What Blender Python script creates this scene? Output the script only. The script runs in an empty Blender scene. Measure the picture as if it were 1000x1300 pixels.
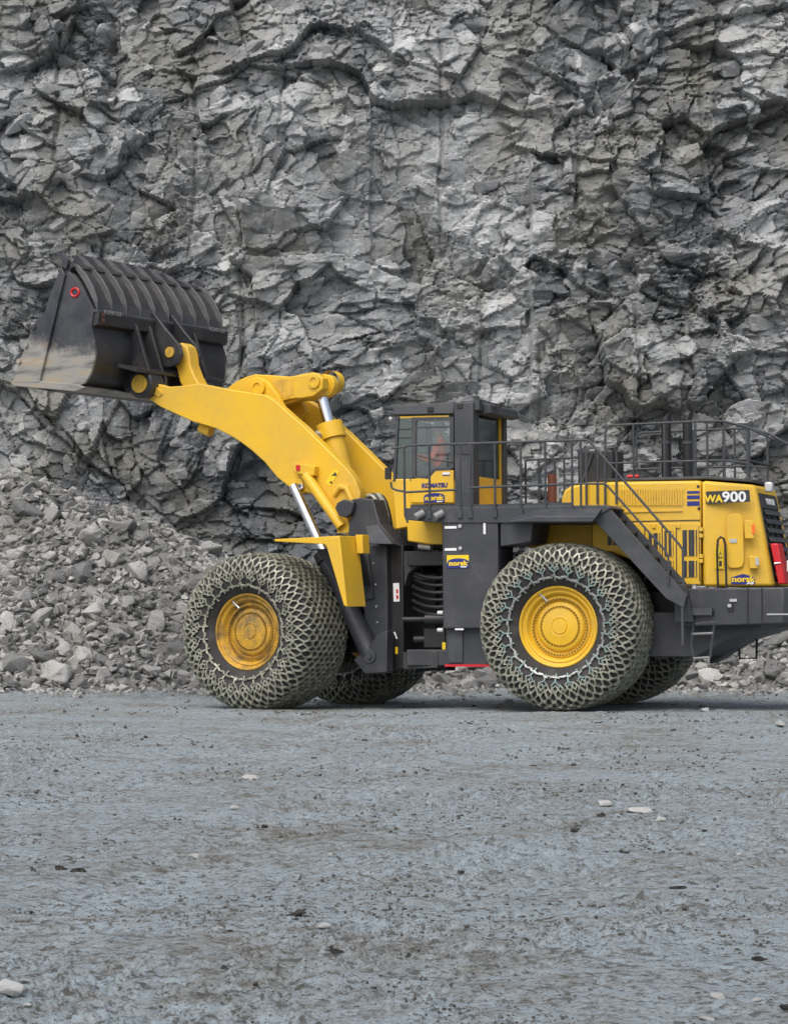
import bpy, bmesh, math, random
import numpy as np
from mathutils import Matrix, Vector
rad = math.radians
sc = bpy.context.scene
COL = sc.collection

# ------------------------------------------------------------------ camera
FPX, CAM_H, HORIZON = 3200.0, 1.75, 768.0          # photo is 1000 x 1300 px
PITCH = math.atan((HORIZON - 650.0) / FPX)
cam_d = bpy.data.cameras.new("camera"); cam = bpy.data.objects.new("camera", cam_d); COL.objects.link(cam)
cam_d.sensor_fit = 'HORIZONTAL'; cam_d.sensor_width = 36.0; cam_d.lens = 36.0 * FPX / 1000.0
cam_d.clip_start = 0.5; cam_d.clip_end = 1000.0
cam.location = (0, 0, CAM_H); cam.rotation_euler = (math.pi / 2 + PITCH, 0, 0)
sc.camera = cam

# ------------------------------------------------------------------ world and sun (overcast)
SUN_EL, SUN_AZ = 56.0, 205.0          # azimuth clockwise from +Y: behind the camera, to its left
w = bpy.data.worlds.new("World"); sc.world = w; w.use_nodes = True
nt = w.node_tree; nt.nodes.clear()
sky = nt.nodes.new('ShaderNodeTexSky'); sky.sky_type = 'NISHITA'; sky.sun_disc = False
sky.sun_elevation = rad(SUN_EL); sky.sun_rotation = rad(SUN_AZ); sky.dust_density = 4.0; sky.air_density = 1.0
hs = nt.nodes.new('ShaderNodeHueSaturation'); hs.inputs['Saturation'].default_value = 0.60
bg = nt.nodes.new('ShaderNodeBackground'); bg.inputs['Strength'].default_value = 0.135
wo = nt.nodes.new('ShaderNodeOutputWorld')
nt.links.new(sky.outputs[0], hs.inputs['Color']); nt.links.new(hs.outputs[0], bg.inputs[0]); nt.links.new(bg.outputs[0], wo.inputs[0])
sl = bpy.data.lights.new("sun", 'SUN'); sl.energy = 1.5; sl.angle = rad(50); sl.color = (1.0, 0.97, 0.92)
so = bpy.data.objects.new("sun", sl); COL.objects.link(so)
_az, _el = rad(SUN_AZ), rad(SUN_EL)
_dir = Vector((math.sin(_az) * math.cos(_el), math.cos(_az) * math.cos(_el), math.sin(_el)))
so.rotation_euler = _dir.to_track_quat('Z', 'Y').to_euler(); so.location = (-20, -20, 40)
sc.view_settings.view_transform = 'Standard'; sc.view_settings.look = 'None'
sc.view_settings.exposure = 0.45; sc.view_settings.gamma = 1.0; sc.view_settings.use_curve_mapping = False
sc.cycles.use_denoising = True
sc.cycles.max_bounces = 6; sc.cycles.transparent_max_bounces = 12

# ------------------------------------------------------------------ pixel helpers
_cp, _sp = math.cos(PITCH), math.sin(PITCH)
C_R = np.array([1, 0, 0.]); C_F = np.array([0, _cp, _sp]); C_U = np.array([0, -_sp, _cp]); C_O = np.array([0, 0, CAM_H])
def pix_ray(px, py): return C_F + C_R * (px - 500) / FPX + C_U * (650 - py) / FPX
def on_y(px, py, Y):                      # pixel -> world point at depth plane Y
    d = pix_ray(px, py); return C_O + d * (Y / d[1])
class Frame:
    def __init__(s, o, yaw, pitch):
        y, p = rad(yaw), rad(pitch)
        f0 = np.array([-math.cos(y), math.sin(y), 0]); l = np.array([-math.sin(y), -math.cos(y), 0]); u = np.array([0, 0, 1.])
        f = f0 * math.cos(p) - u * math.sin(p); u2 = u * math.cos(p) + f0 * math.sin(p)
        s.o = np.array(o, float); s.R = np.stack([f, l, u2], 1)
        m = Matrix.Identity(4)
        for i in range(3):
            for j in range(3): m[i][j] = s.R[i, j]
        s.m = m
    def w(s, p): return s.o + s.R @ np.asarray(p, float)
    def at(s, px, py, y):                 # pixel -> (x, z) on the machine's own plane y
        d = s.R.T @ pix_ray(px, py); o = s.R.T @ (C_O - s.o)
        q = o + d * ((y - o[1]) / d[1]); return (q[0], q[2])
PIVOT = (0.913, 44.3, 0.0)
RF = Frame(PIVOT, 21, 0.4)     # rear half of the machine: x forward, y to its left, z up
FF = Frame(PIVOT, 31, 1.9)     # front half, steered

# ------------------------------------------------------------------ numpy noise
def _hash(ix, iy, seed):
    h = (ix.astype(np.int64) * 374761393 + iy.astype(np.int64) * 668265263 + seed * 974634777) & 0xFFFFFFFF
    h = ((h ^ (h >> 13)) * 1274126177) & 0xFFFFFFFF
    h = ((h ^ (h >> 16)) * 2246822519) & 0xFFFFFFFF
    return ((h ^ (h >> 13)) & 0xFFFFFF) / float(0xFFFFFF)
def vnoise(x, y, seed=0):
    ix, iy = np.floor(x), np.floor(y); fx, fy = x - ix, y - iy
    fx = fx * fx * fx * (fx * (fx * 6 - 15) + 10); fy = fy * fy * fy * (fy * (fy * 6 - 15) + 10)
    ix = ix.astype(np.int64); iy = iy.astype(np.int64)
    a, b = _hash(ix, iy, seed), _hash(ix + 1, iy, seed); c, d = _hash(ix, iy + 1, seed), _hash(ix + 1, iy + 1, seed)
    return (a * (1 - fx) + b * fx) * (1 - fy) + (c * (1 - fx) + d * fx) * fy
def fbm(x, y, seed=0, octv=4, gain=0.5):
    s = np.zeros_like(x); a = 1.0; t = 0
    for i in range(octv):
        s += a * (vnoise(x * 2 ** i + 17.3 * i, y * 2 ** i - 9.1 * i, seed + i) * 2 - 1); t += a; a *= gain
    return s / t
def worley(x, y, seed=0):
    ix, iy = np.floor(x).astype(np.int64), np.floor(y).astype(np.int64)
    f1 = np.full(x.shape, 9.0); f2 = np.full(x.shape, 9.0); cx = np.zeros_like(x); cy = np.zeros_like(x); cid = np.zeros_like(x)
    for dx in (-1, 0, 1):
        for dy in (-1, 0, 1):
            jx, jy = ix + dx, iy + dy
            px = jx + 0.1 + 0.8 * _hash(jx, jy, seed); py = jy + 0.1 + 0.8 * _hash(jx, jy, seed + 101)
            d = np.hypot(x - px, y - py); near = d < f1
            f2 = np.where(near, f1, np.minimum(f2, d)); f1 = np.where(near, d, f1)
            cx = np.where(near, px, cx); cy = np.where(near, py, cy); cid = np.where(near, _hash(jx, jy, seed + 202), cid)
    return f1, f2, cx, cy, cid
def sstep(a, b, x):
    t = np.clip((x - a) / (b - a), 0, 1); return t * t * (3 - 2 * t)

# ------------------------------------------------------------------ materials
def new_mat(name):
    m = bpy.data.materials.new(name); m.use_nodes = True
    n = m.node_tree.nodes; b = n['Principled BSDF']; return m, n, m.node_tree.links, b
def noise(n, l, scale, detail=4, rough=0.55, co='Object', stretch=None, dist=0.0):
    tc = n.new('ShaderNodeTexCoord'); t = n.new('ShaderNodeTexNoise')
    t.inputs['Scale'].default_value = scale; t.inputs['Detail'].default_value = detail; t.inputs['Roughness'].default_value = rough
    t.inputs['Distortion'].default_value = dist
    src = tc.outputs[co]
    if stretch:
        mp = n.new('ShaderNodeMapping'); mp.inputs['Scale'].default_value = stretch; l.new(src, mp.inputs[0]); src = mp.outputs[0]
    l.new(src, t.inputs['Vector']); return t.outputs['Fac']
def ramp(n, l, fac, stops):
    r = n.new('ShaderNodeValToRGB'); e = r.color_ramp.elements
    e[0].position, e[0].color = stops[0][0], (*stops[0][1], 1); e[1].position, e[1].color = stops[-1][0], (*stops[-1][1], 1)
    for p, c in stops[1:-1]:
        k = e.new(p); k.color = (*c, 1)
    l.new(fac, r.inputs[0]); return r.outputs[0]
def mixc(n, l, fac, a, b, mode='MIX'):
    m = n.new('ShaderNodeMix'); m.data_type = 'RGBA'; m.blend_type = mode
    for v, i in ((fac, 0), (a, 6), (b, 7)):
        if isinstance(v, (int, float)): m.inputs[i].default_value = v
        elif isinstance(v, tuple): m.inputs[i].default_value = (*v, 1)
        else: l.new(v, m.inputs[i])
    return m.outputs[2]
def bump(n, l, fac, strength, dist, b, prev=None):
    k = n.new('ShaderNodeBump'); k.inputs['Strength'].default_value = strength; k.inputs['Distance'].default_value = dist
    l.new(fac, k.inputs['Height'])
    if prev is not None: l.new(prev, k.inputs['Normal'])
    if b is not None: l.new(k.outputs[0], b.inputs['Normal'])
    return k.outputs[0]
def math_n(n, l, op, a, b=0.0, clamp=False):
    m = n.new('ShaderNodeMath'); m.operation = op; m.use_clamp = clamp
    for v, i in ((a, 0), (b, 1)):
        if isinstance(v, (int, float)): m.inputs[i].default_value = v
        else: l.new(v, m.inputs[i])
    return m.outputs[0]
def paint(name, col, rough=0.45, dirt=(0.16, 0.14, 0.11), amt=0.25, metal=0.0, scale=1.2, spec=0.5, lo=0.44, hi=0.78):
    m, n, l, b = new_mat(name)
    f = noise(n, l, scale, 8, 0.68); f2 = noise(n, l, scale * 9, 5, 0.6)
    fac = math_n(n, l, 'MULTIPLY', ramp(n, l, f, [(lo, (0, 0, 0)), (hi, (1, 1, 1))]), amt)
    fac = math_n(n, l, 'MULTIPLY', fac, ramp(n, l, f2, [(0.3, (.45,) * 3), (0.7, (1,) * 3)]))
    l.new(mixc(n, l, fac, col, dirt), b.inputs['Base Color'])
    l.new(math_n(n, l, 'ADD', math_n(n, l, 'MULTIPLY', f, 0.3), rough - 0.12), b.inputs['Roughness'])
    b.inputs['Metallic'].default_value = metal; b.inputs['Specular IOR Level'].default_value = spec
    bump(n, l, noise(n, l, 3.0, 3), 0.06, 0.02, b)
    return m
def plain(name, col, rough=0.5, metal=0.0):
    m, n, l, b = new_mat(name)
    f = noise(n, l, 14.0, 4)
    l.new(mixc(n, l, math_n(n, l, 'MULTIPLY', f, 0.35), col, tuple(c * 0.7 for c in col)), b.inputs['Base Color'])
    b.inputs['Roughness'].default_value = rough; b.inputs['Metallic'].default_value = metal
    return m
M = {}
YEL = (0.73, 0.435, 0.018)
M['yellow'] = paint('yellow_paint', YEL, 0.48, (0.34, 0.25, 0.12), 0.6, scale=0.8, lo=0.40, hi=0.74)
M['bolt'] = plain('grimy_bolts', (0.24, 0.13, 0.012), 0.5)
M['rim_dirty'] = paint('dirty_rim_paint', (0.56, 0.31, 0.025), 0.55, (0.11, 0.08, 0.045), 1.1, scale=3.0, lo=0.40, hi=0.62)
M['yellow_worn'] = paint('worn_yellow_paint', (0.66, 0.40, 0.04), 0.55, (0.12, 0.085, 0.05), 0.95, scale=3.5)
M['dark'] = paint('charcoal_paint', (0.034, 0.036, 0.043), 0.5, (0.15, 0.145, 0.135), 0.45, scale=1.5)
M['deckdark'] = paint('charcoal_deck_paint', (0.038, 0.041, 0.048), 0.55, (0.16, 0.155, 0.15), 0.5, scale=2.0)
M['black'] = paint('black_paint', (0.012, 0.012, 0.013), 0.45, (0.06, 0.057, 0.05), 0.4, scale=2.5)
M['rubber'] = paint('dusty_tyre_rubber', (0.03, 0.028, 0.027), 0.85, (0.12, 0.113, 0.108), 0.9, scale=2.6)
M['hose'] = paint('hose_rubber', (0.014, 0.014, 0.014), 0.45, (0.05, 0.05, 0.05), 0.3)
M['chain'] = paint('worn_steel_chain', (0.43, 0.43, 0.345), 0.5, (0.045, 0.045, 0.038), 1.0, metal=0.2, scale=8.0, lo=0.36, hi=0.60)
M['chain_teal'] = paint('teal_painted_chain', (0.22, 0.31, 0.30), 0.6, (0.12, 0.12, 0.10), 0.9, scale=9.0, lo=.42, hi=.62)
M['chain_ring'] = paint('galvanised_chain', (0.42, 0.43, 0.42), 0.45, (0.10, 0.10, 0.09), 1.0, metal=0.3, scale=9.0, lo=.42, hi=.62)
M['red'] = plain('red_paint', (0.55, 0.012, 0.02), 0.4)
M['orange'] = plain('orange_lens', (0.85, 0.16, 0.02), 0.35)
M['blue'] = plain('blue_print', (0.018, 0.028, 0.19), 0.4)
M['white'] = plain('white_print', (0.78, 0.78, 0.78), 0.4)
M['yprint'] = plain('yellow_print', (0.85, 0.58, 0.02), 0.4)
M['plate'] = plain('name_plate', (0.035, 0.036, 0.042), 0.4)
M['chrome'] = plain('chromed_rod', (0.75, 0.76, 0.80), 0.18, 1.0)
M['rungs'] = plain('worn_grey_steel', (0.22, 0.22, 0.22), 0.5)
M['lamp'] = plain('lamp_lens', (0.62, 0.64, 0.66), 0.15, 0.5)
M['amber'] = plain('brown_canister', (0.13, 0.045, 0.03), 0.4)
M['skin'] = plain('skin', (0.48, 0.27, 0.19), 0.6)
M['hivis'] = plain('orange_work_jacket', (1.0, 0.14, 0.05), 0.8)
M['trouser'] = plain('dark_trousers', (0.03, 0.035, 0.06), 0.9)
M['seat'] = plain('grey_seat_fabric', (0.06, 0.065, 0.07), 0.9)
M['helmet'] = plain('white_helmet', (0.6, 0.62, 0.64), 0.4)
def glass_mat(name, refl, tint, sky_film=0.02):
    m, n, l, b = new_mat(name); n.remove(b)
    tr = n.new('ShaderNodeBsdfTransparent'); tr.inputs[0].default_value = (*tint, 1)
    gl = n.new('ShaderNodeBsdfGlossy'); gl.inputs[0].default_value = (0.82, 0.94, 1.0, 1); gl.inputs['Roughness'].default_value = 0.06
    fr = n.new('ShaderNodeFresnel'); fr.inputs[0].default_value = 1.5
    bn = noise(n, l, 1.1, 2)
    k = n.new('ShaderNodeBump'); k.inputs['Strength'].default_value = 0.05; l.new(bn, k.inputs['Height']); l.new(k.outputs[0], gl.inputs['Normal'])
    mx = n.new('ShaderNodeMixShader'); l.new(math_n(n, l, 'ADD', fr.outputs[0], refl, True), mx.inputs[0])
    df = n.new('ShaderNodeBsdfDiffuse'); df.inputs[0].default_value = (0.50, 0.58, 0.62, 1); m0 = n.new('ShaderNodeMixShader'); m0.inputs[0].default_value = sky_film  # pale blue diffuse film imitates the sky's reflection on the pane
    l.new(tr.outputs[0], m0.inputs[1]); l.new(df.outputs[0], m0.inputs[2]); l.new(m0.outputs[0], mx.inputs[1]); l.new(gl.outputs[0], mx.inputs[2])
    l.new(mx.outputs[0], n['Material Output'].inputs[0]); return m
M['glass'] = glass_mat('cab_window_glass', 0.04, (0.97, 0.99, 1.0), 0.05)
M['glass_dark'] = glass_mat('tinted_cab_glass', 0.08, (0.58, 0.68, 0.66))

# worn bucket steel: dark paint above, bare scoured steel towards the cutting edge
def bucket_mat():
    m, n, l, b = new_mat('scoured_bucket_steel')
    tc = n.new('ShaderNodeTexCoord'); sx = n.new('ShaderNodeSeparateXYZ'); l.new(tc.outputs['Object'], sx.inputs[0])
    wv = noise(n, l, 1.6, 6, 0.65)
    h = math_n(n, l, 'ADD', sx.outputs[2], math_n(n, l, 'MULTIPLY', math_n(n, l, 'SUBTRACT', wv, 0.5), 0.9))
    h = math_n(n, l, 'SUBTRACT', h, math_n(n, l, 'MULTIPLY', math_n(n, l, 'SUBTRACT', sx.outputs[0], 6.2), 0.20))
    fac = ramp(n, l, math_n(n, l, 'SUBTRACT', h, 6.2), [(0.38, (1,) * 3), (0.56, (0,) * 3)])
    worn = ramp(n, l, noise(n, l, 1.5, 6, 0.6, stretch=(0.5, 1, 3)), [(0.35, (0.13, 0.125, 0.12)), (0.5, (0.30, 0.285, 0.26)), (0.62, (0.36, 0.29, 0.20)), (0.75, (0.42, 0.41, 0.39))])
    drk = ramp(n, l, noise(n, l, 2.5, 7, 0.65), [(0.4, (0.035, 0.038, 0.046)), (0.8, (0.09, 0.09, 0.095))])
    l.new(mixc(n, l, fac, drk, worn), b.inputs['Base Color'])
    b.inputs['Roughness'].default_value = 0.45; b.inputs['Metallic'].default_value = 0.2
    bump(n, l, noise(n, l, 6, 5), 0.15, 0.02, b)
    return m
M['bucket'] = bucket_mat()
M['rib'] = paint('scuffed_rib_steel', (0.10, 0.10, 0.105), 0.4, (0.22, 0.21, 0.20), 0.9, metal=0.2, scale=4.0)
M['bucket_back'] = paint('dark_bucket_paint', (0.022, 0.0225, 0.026), 0.38, (0.10, 0.092, 0.084), 0.8, scale=1.6)

def rock_mat(name, lo, hi, attr=True, bs=1.0, stain=0.5):
    m, n, l, b = new_mat(name)
    oi = n.new('ShaderNodeObjectInfo')
    f = noise(n, l, 2.6, 12, 0.72); g = noise(n, l, 15, 9, 0.75)
    if attr:
        a = n.new('ShaderNodeAttribute'); a.attribute_name = 'tone'; t = a.outputs['Fac']
    else: t = oi.outputs['Random']
    v = math_n(n, l, 'ADD', math_n(n, l, 'MULTIPLY', t, 0.62), math_n(n, l, 'MULTIPLY', f, 0.46))
    v = math_n(n, l, 'ADD', v, math_n(n, l, 'MULTIPLY', math_n(n, l, 'SUBTRACT', g, 0.5), 0.8))
    mid = tuple((a_ * 0.62 + b_ * 0.38) for a_, b_ in zip(lo, hi))
    c = ramp(n, l, v, [(0.22, lo), (0.55, mid), (0.95, hi)])
    tintf = noise(n, l, 0.5, 4)
    c = mixc(n, l, ramp(n, l, tintf, [(0.45, (0,) * 3), (0.68, (stain,) * 3)]), c, (0.20, 0.195, 0.165))
    l.new(c, b.inputs['Base Color'])
    b.inputs['Roughness'].default_value = 0.8; b.inputs['Specular IOR Level'].default_value = 0.35
    n1 = bump(n, l, noise(n, l, 5, 9, 0.7, stretch=(1, 1, 1.8)), 0.8 * bs, 0.07, None)
    bump(n, l, noise(n, l, 26, 6, 0.65), 0.6 * bs, 0.02, b, n1)
    return m
M['cliff'] = rock_mat('quarry_rock', (0.088, 0.095, 0.104), (0.50, 0.51, 0.51), True, 1.0, 0.75)
M['block'] = rock_mat('fractured_rock_block', (0.15, 0.156, 0.163), (0.50, 0.505, 0.505), False, 1.0, 0.1)
M['rubble'] = rock_mat('rubble_rock', (0.14, 0.142, 0.142), (0.56, 0.55, 0.53), False)
M['rubble_s'] = rock_mat('rubble_fines_and_gap_shade', (0.095, 0.096, 0.096), (0.46, 0.45, 0.43), True)
M['pale'] = rock_mat('pale_stone', (0.60, 0.60, 0.585), (0.82, 0.82, 0.80), False, 1.0, 0.05)
M['clod_s'] = rock_mat('mud_crumb', (0.05, 0.048, 0.044), (0.13, 0.125, 0.115), True)
M['clod'] = rock_mat('wet_mud_clod', (0.03, 0.028, 0.026), (0.085, 0.08, 0.074), False)

def ground_mat():
    m, n, l, b = new_mat('wet_mud_painted_sheen')
    f = noise(n, l, 0.45, 7, 0.62); g = noise(n, l, 4.0, 12, 0.76); k = noise(n, l, 15, 10, 0.76); q = noise(n, l, 55, 6, 0.7)
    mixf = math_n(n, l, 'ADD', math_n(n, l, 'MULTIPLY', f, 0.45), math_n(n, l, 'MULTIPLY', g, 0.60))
    c = ramp(n, l, mixf, [(0.415, (0.20, 0.197, 0.170)), (0.48, (0.33, 0.35, 0.35)), (0.56, (0.415, 0.49, 0.535))])  # blue-grey clay end also has the sky's reflection painted into it
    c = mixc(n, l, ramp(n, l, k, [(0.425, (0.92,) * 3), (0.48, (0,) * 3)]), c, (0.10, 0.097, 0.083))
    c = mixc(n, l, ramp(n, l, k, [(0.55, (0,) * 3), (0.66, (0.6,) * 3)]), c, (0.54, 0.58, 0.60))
    c = mixc(n, l, ramp(n, l, q, [(0.40, (0.8,) * 3), (0.46, (0,) * 3)]), c, (0.10, 0.098, 0.088))
    l.new(c, b.inputs['Base Color'])
    l.new(ramp(n, l, mixf, [(0.42, (0.9,) * 3), (0.60, (0.45,) * 3)]), b.inputs['Roughness'])
    n1 = bump(n, l, g, 0.7, 0.10, None); n2 = bump(n, l, k, 1.0, 0.05, None, n1); bump(n, l, q, 0.7, 0.012, b, n2)
    return m
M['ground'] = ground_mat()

# ------------------------------------------------------------------ object helpers
def tag(o, label, cat=None, group=None, kind=None):
    if label: o['label'] = label
    if cat: o['category'] = cat
    if group: o['group'] = group
    if kind: o['kind'] = kind
    return o
def fin(me, angle=35):
    if angle is None: return
    me.shade_smooth()
    try: me.set_sharp_from_angle(angle=rad(angle))
    except Exception: pass
class MB:
    def __init__(s): s.v = []; s.f = []
    def add(s, vs, fs):
        k = len(s.v); s.v += [tuple(map(float, p)) for p in vs]; s.f += [tuple(i + k for i in f) for f in fs]; return s
    def box(s, x0, x1, y0, y1, z0, z1):
        return s.hexa([(x0, y0, z0), (x1, y0, z0), (x1, y1, z0), (x0, y1, z0), (x0, y0, z1), (x1, y0, z1), (x1, y1, z1), (x0, y1, z1)])
    def hexa(s, p): return s.add(p, [(0, 3, 2, 1), (4, 5, 6, 7), (0, 1, 5, 4), (1, 2, 6, 5), (2, 3, 7, 6), (3, 0, 4, 7)])
    def prism(s, pts, y0, y1):            # outline in x,z pushed along y
        n = len(pts); a = [(x, y0, z) for x, z in pts]; b = [(x, y1, z) for x, z in pts]
        return s.add(a + b, [tuple(range(n))[::-1], tuple(range(n, 2 * n))] + [(i, (i + 1) % n, (i + 1) % n + n, i + n) for i in range(n)])
    def loft(s, a, b):                    # two rings of the same length
        n = len(a)
        return s.add(list(a) + list(b), [tuple(range(n))[::-1], tuple(range(n, 2 * n))] + [(i, (i + 1) % n, (i + 1) % n + n, i + n) for i in range(n)])
    def tube(s, pts, r, n=8, r2=None, cap=True):
        pts = [Vector(p) for p in pts]; rings = []; up = None
        for i, p in enumerate(pts):
            d = (pts[min(i + 1, len(pts) - 1)] - pts[max(i - 1, 0)]).normalized()
            if up is None:
                up = Vector((0, 0, 1)) if abs(d.z) < 0.9 else Vector((1, 0, 0))
            a = d.cross(up).normalized(); up = a.cross(d).normalized()
            rr = r if r2 is None else r + (r2 - r) * i / (len(pts) - 1)
            rings.append([p + a * (rr * math.cos(2 * math.pi * k / n)) + up * (rr * math.sin(2 * math.pi * k / n)) for k in range(n)])
        vs = [q for g in rings for q in g]; fs = []
        for i in range(len(rings) - 1):
            for k in range(n): fs.append((i * n + k, i * n + (k + 1) % n, (i + 1) * n + (k + 1) % n, (i + 1) * n + k))
        if cap: fs += [tuple(range(n))[::-1], tuple((len(rings) - 1) * n + k for k in range(n))]
        return s.add(vs, fs)
    def lathe(s, prof, n=48, c=(0, 0, 0), closed=False):   # prof (r, y); axis y
        vs = []; fs = []; m_ = len(prof)
        for i in range(n):
            t = 2 * math.pi * i / n
            for r, y in prof: vs.append((c[0] + r * math.cos(t), c[1] + y, c[2] + r * math.sin(t)))
        for i in range(n):
            j = (i + 1) % n
            for k in range(m_ - 1): fs.append((i * m_ + k, i * m_ + k + 1, j * m_ + k + 1, j * m_ + k))
        return s.add(vs, fs)
    def build(s, name, mat, parent=None, m=None, bev=0.0, angle=35):
        me = bpy.data.meshes.new(name); me.from_pydata(s.v, [], s.f); me.update()
        bm = bmesh.new(); bm.from_mesh(me); bmesh.ops.recalc_face_normals(bm, faces=bm.faces); bm.to_mesh(me); bm.free()
        fin(me, angle); me.materials.append(M[mat] if isinstance(mat, str) else mat)
        o = bpy.data.objects.new(name, me); COL.objects.link(o)
        if parent is not None:
            o.parent = parent
            if m is not None: o.matrix_basis = m
        elif m is not None: o.matrix_world = m
        if bev:
            b = o.modifiers.new('bevel', 'BEVEL'); b.width = bev; b.segments = 2; b.limit_method = 'ANGLE'; b.angle_limit = rad(40); b.harden_normals = False
        return o
def arc(c, r, a0, a1, n):
    return [(c[0] + r * math.cos(rad(a0 + (a1 - a0) * i / n)), c[1] + r * math.sin(rad(a0 + (a1 - a0) * i / n))) for i in range(n + 1)]
def bez(p0, p1, p2, p3, n=12):
    out = []
    for i in range(n + 1):
        t = i / n; u = 1 - t
        out.append(tuple(u ** 3 * a + 3 * u * u * t * b + 3 * u * t * t * c + t ** 3 * d for a, b, c, d in zip(p0, p1, p2, p3)))
    return out

# ------------------------------------------------------------------ ground
_fc = FF.w((2.725, 0, 0)); _rc = RF.w((-2.725, 0, 0))
def ground_h(x, y, fine=True):
    x = np.asarray(x, float); y = np.asarray(y, float)
    d2 = ((x - _fc[0]) ** 2 + (y - _fc[1]) ** 2) / (2 * 3.4 ** 2)
    d3 = ((x - _rc[0]) ** 2 + (y - _rc[1]) ** 2) / (2 * 3.0 ** 2)
    z = -0.088 * np.exp(-d2) + 0.022 * np.exp(-d3)
    calm = 1 - 0.75 * np.exp(-d2 * 1.5) - 0.75 * np.exp(-d3 * 1.5)
    n = 0.045 * fbm(x * 0.22, y * 0.3, 3, 3) + 0.018 * fbm(x * 0.9, y * 1.3, 9, 3)
    if fine:
        r = fbm(x * 2.6, y * 3.4, 21, 4, 0.6)
        rough = 0.15 + 0.85 * sstep(-0.05, 0.35, fbm(x * 0.45, y * 0.35, 37, 3))
        n = n + 0.022 * r + rough * (0.08 * np.maximum(0, fbm(x * 5.5, y * 5.5, 33, 4, 0.65) - 0.14) + 0.07 * np.maximum(0, fbm(x * 12, y * 12, 34, 3, 0.6) - 0.12)) - 0.05 * np.maximum(0, fbm(x * 4.0, y * 4.0, 36, 3, 0.6) - 0.22)
        # old chain-tyre tracks crossing the floor
        for ox, sl_, wd in ((-3.2, 0.16, 0.42), (-0.9, 0.16, 0.42), (3.6, -0.30, 0.45), (-6.0, 0.55, 0.45)):
            t_ = np.abs(x - ox - sl_ * (y - 22) - 0.4 * np.sin(y * 0.15 + ox)) / wd
            n = n - 0.022 * np.exp(-t_ ** 4) + 0.016 * np.exp(-((t_ - 1.25) / 0.22) ** 2) + 0.014 * np.exp(-t_ ** 4) * np.sin(y * 16 + 3 * fbm(x * 3, y * 3, 38, 2))
        # a churned rut in front of the machine
        n = n + 0.035 * np.exp(-((y - 34.5 - 0.6 * fbm(x * 0.3, x * 0, 5, 2)) / 0.8) ** 2) * (0.4 + fbm(x * 1.6, y * 3, 6, 4))
    return z + n * np.clip(calm, 0.2, 1)
def grid_mesh(name, X, Y, Z, mat, tone=None, smooth=True):
    r, c = X.shape
    co = np.stack([X, Y, Z], -1).reshape(-1, 3)
    i = np.arange(r * c).reshape(r, c)
    q = np.stack([i[:-1, :-1], i[:-1, 1:], i[1:, 1:], i[1:, :-1]], -1).reshape(-1, 4)
    me = bpy.data.meshes.new(name); me.vertices.add(len(co)); me.vertices.foreach_set('co', co.ravel())
    me.loops.add(q.size); me.loops.foreach_set('vertex_index', q.ravel().astype(np.int32))
    me.polygons.add(len(q)); me.polygons.foreach_set('loop_start', (np.arange(len(q)) * 4).astype(np.int32))
    me.update(calc_edges=True); me.validate()
    if smooth: me.shade_smooth()
    if tone is not None:
        a = me.attributes.new('tone', 'FLOAT', 'POINT'); a.data.foreach_set('value', tone.ravel().astype(np.float32))
    me.materials.append(M[mat]); o = bpy.data.objects.new(name, me); COL.objects.link(o); return o
t_in = np.linspace(-0.2, 0.2, 520)
t_out = np.array([0.22, 0.26, 0.32, 0.42, 0.6, 0.9, 1.4, 2.2, 3.5])
tt = np.concatenate([-t_out[::-1], t_in, t_out])
rows = FPX * CAM_H / np.arange(1340 - HORIZON, 868 - HORIZON, -1.05)
dd = np.concatenate([[-40, -15, -4, 2, 5, 8], rows, [56, 60, 70, 90]])
TT, DD = np.meshgrid(tt, dd)
GX = TT * np.maximum(DD, 9.0)
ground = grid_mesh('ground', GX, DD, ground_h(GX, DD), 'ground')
tag(ground, 'wet grey quarry floor of churned bluish mud with sky sheen painted in', kind='structure')

# ------------------------------------------------------------------ rubble slope heights
_px = np.array([-600, -200, 0, 60, 130, 200, 280, 340, 420, 520, 640, 760, 850, 930, 1000, 1100, 1400])
_hx = (_px - 500) * 57 / FPX
_hz = np.array([4.6, 4.9, 4.70, 4.35, 3.85, 3.3, 2.60, 1.9, 1.2, 0.8, 0.8, 0.9, 1.3, 1.7, 1.9, 2.0, 2.2])
_fy = np.array([50.5, 50.6, 51, 51, 51.2, 51.4, 51.8, 52.2, 52.6, 52.6, 52.4, 52.0, 51.6, 51.2, 50.8, 50.6, 50.4])
def rubble_h(x, y):
    hm = np.interp(x, _hx, _hz); fy = np.interp(x, _hx, _fy) + 0.5 * fbm(x * 0.6, x * 0 + 4, 40, 3)
    t = (y - fy) * 0.74
    h = np.where(t < hm, t, hm + 0.12 * (t - hm)) + 0.28 * fbm(x * 0.55, y * 0.55, 44, 4) * np.clip(t, 0, 1) + 0.10 * fbm(x * 2.2, y * 2.2, 47, 3) * np.clip(t * 2, 0, 1)
    return np.where(t < 0, -0.35, h - 0.10)
rx = np.concatenate([np.linspace(-24, -10.5, 25), np.linspace(-10.4, 10.4, 300), np.linspace(10.5, 24, 25)])
ry = np.linspace(49.5, 61, 130)
RX, RY = np.meshgrid(rx, ry); RZ = rubble_h(RX, RY)
slope = grid_mesh('rubble_slope', RX, RY, RZ, 'rubble_s', tone=0.05 + 0.35 * vnoise(RX * 3, RY * 3, 71))  # low tone paints the shaded gaps between the stones
tag(slope, 'slope of loose grey fines darkened as shaded gaps at the foot of the rock face', kind='structure')

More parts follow.
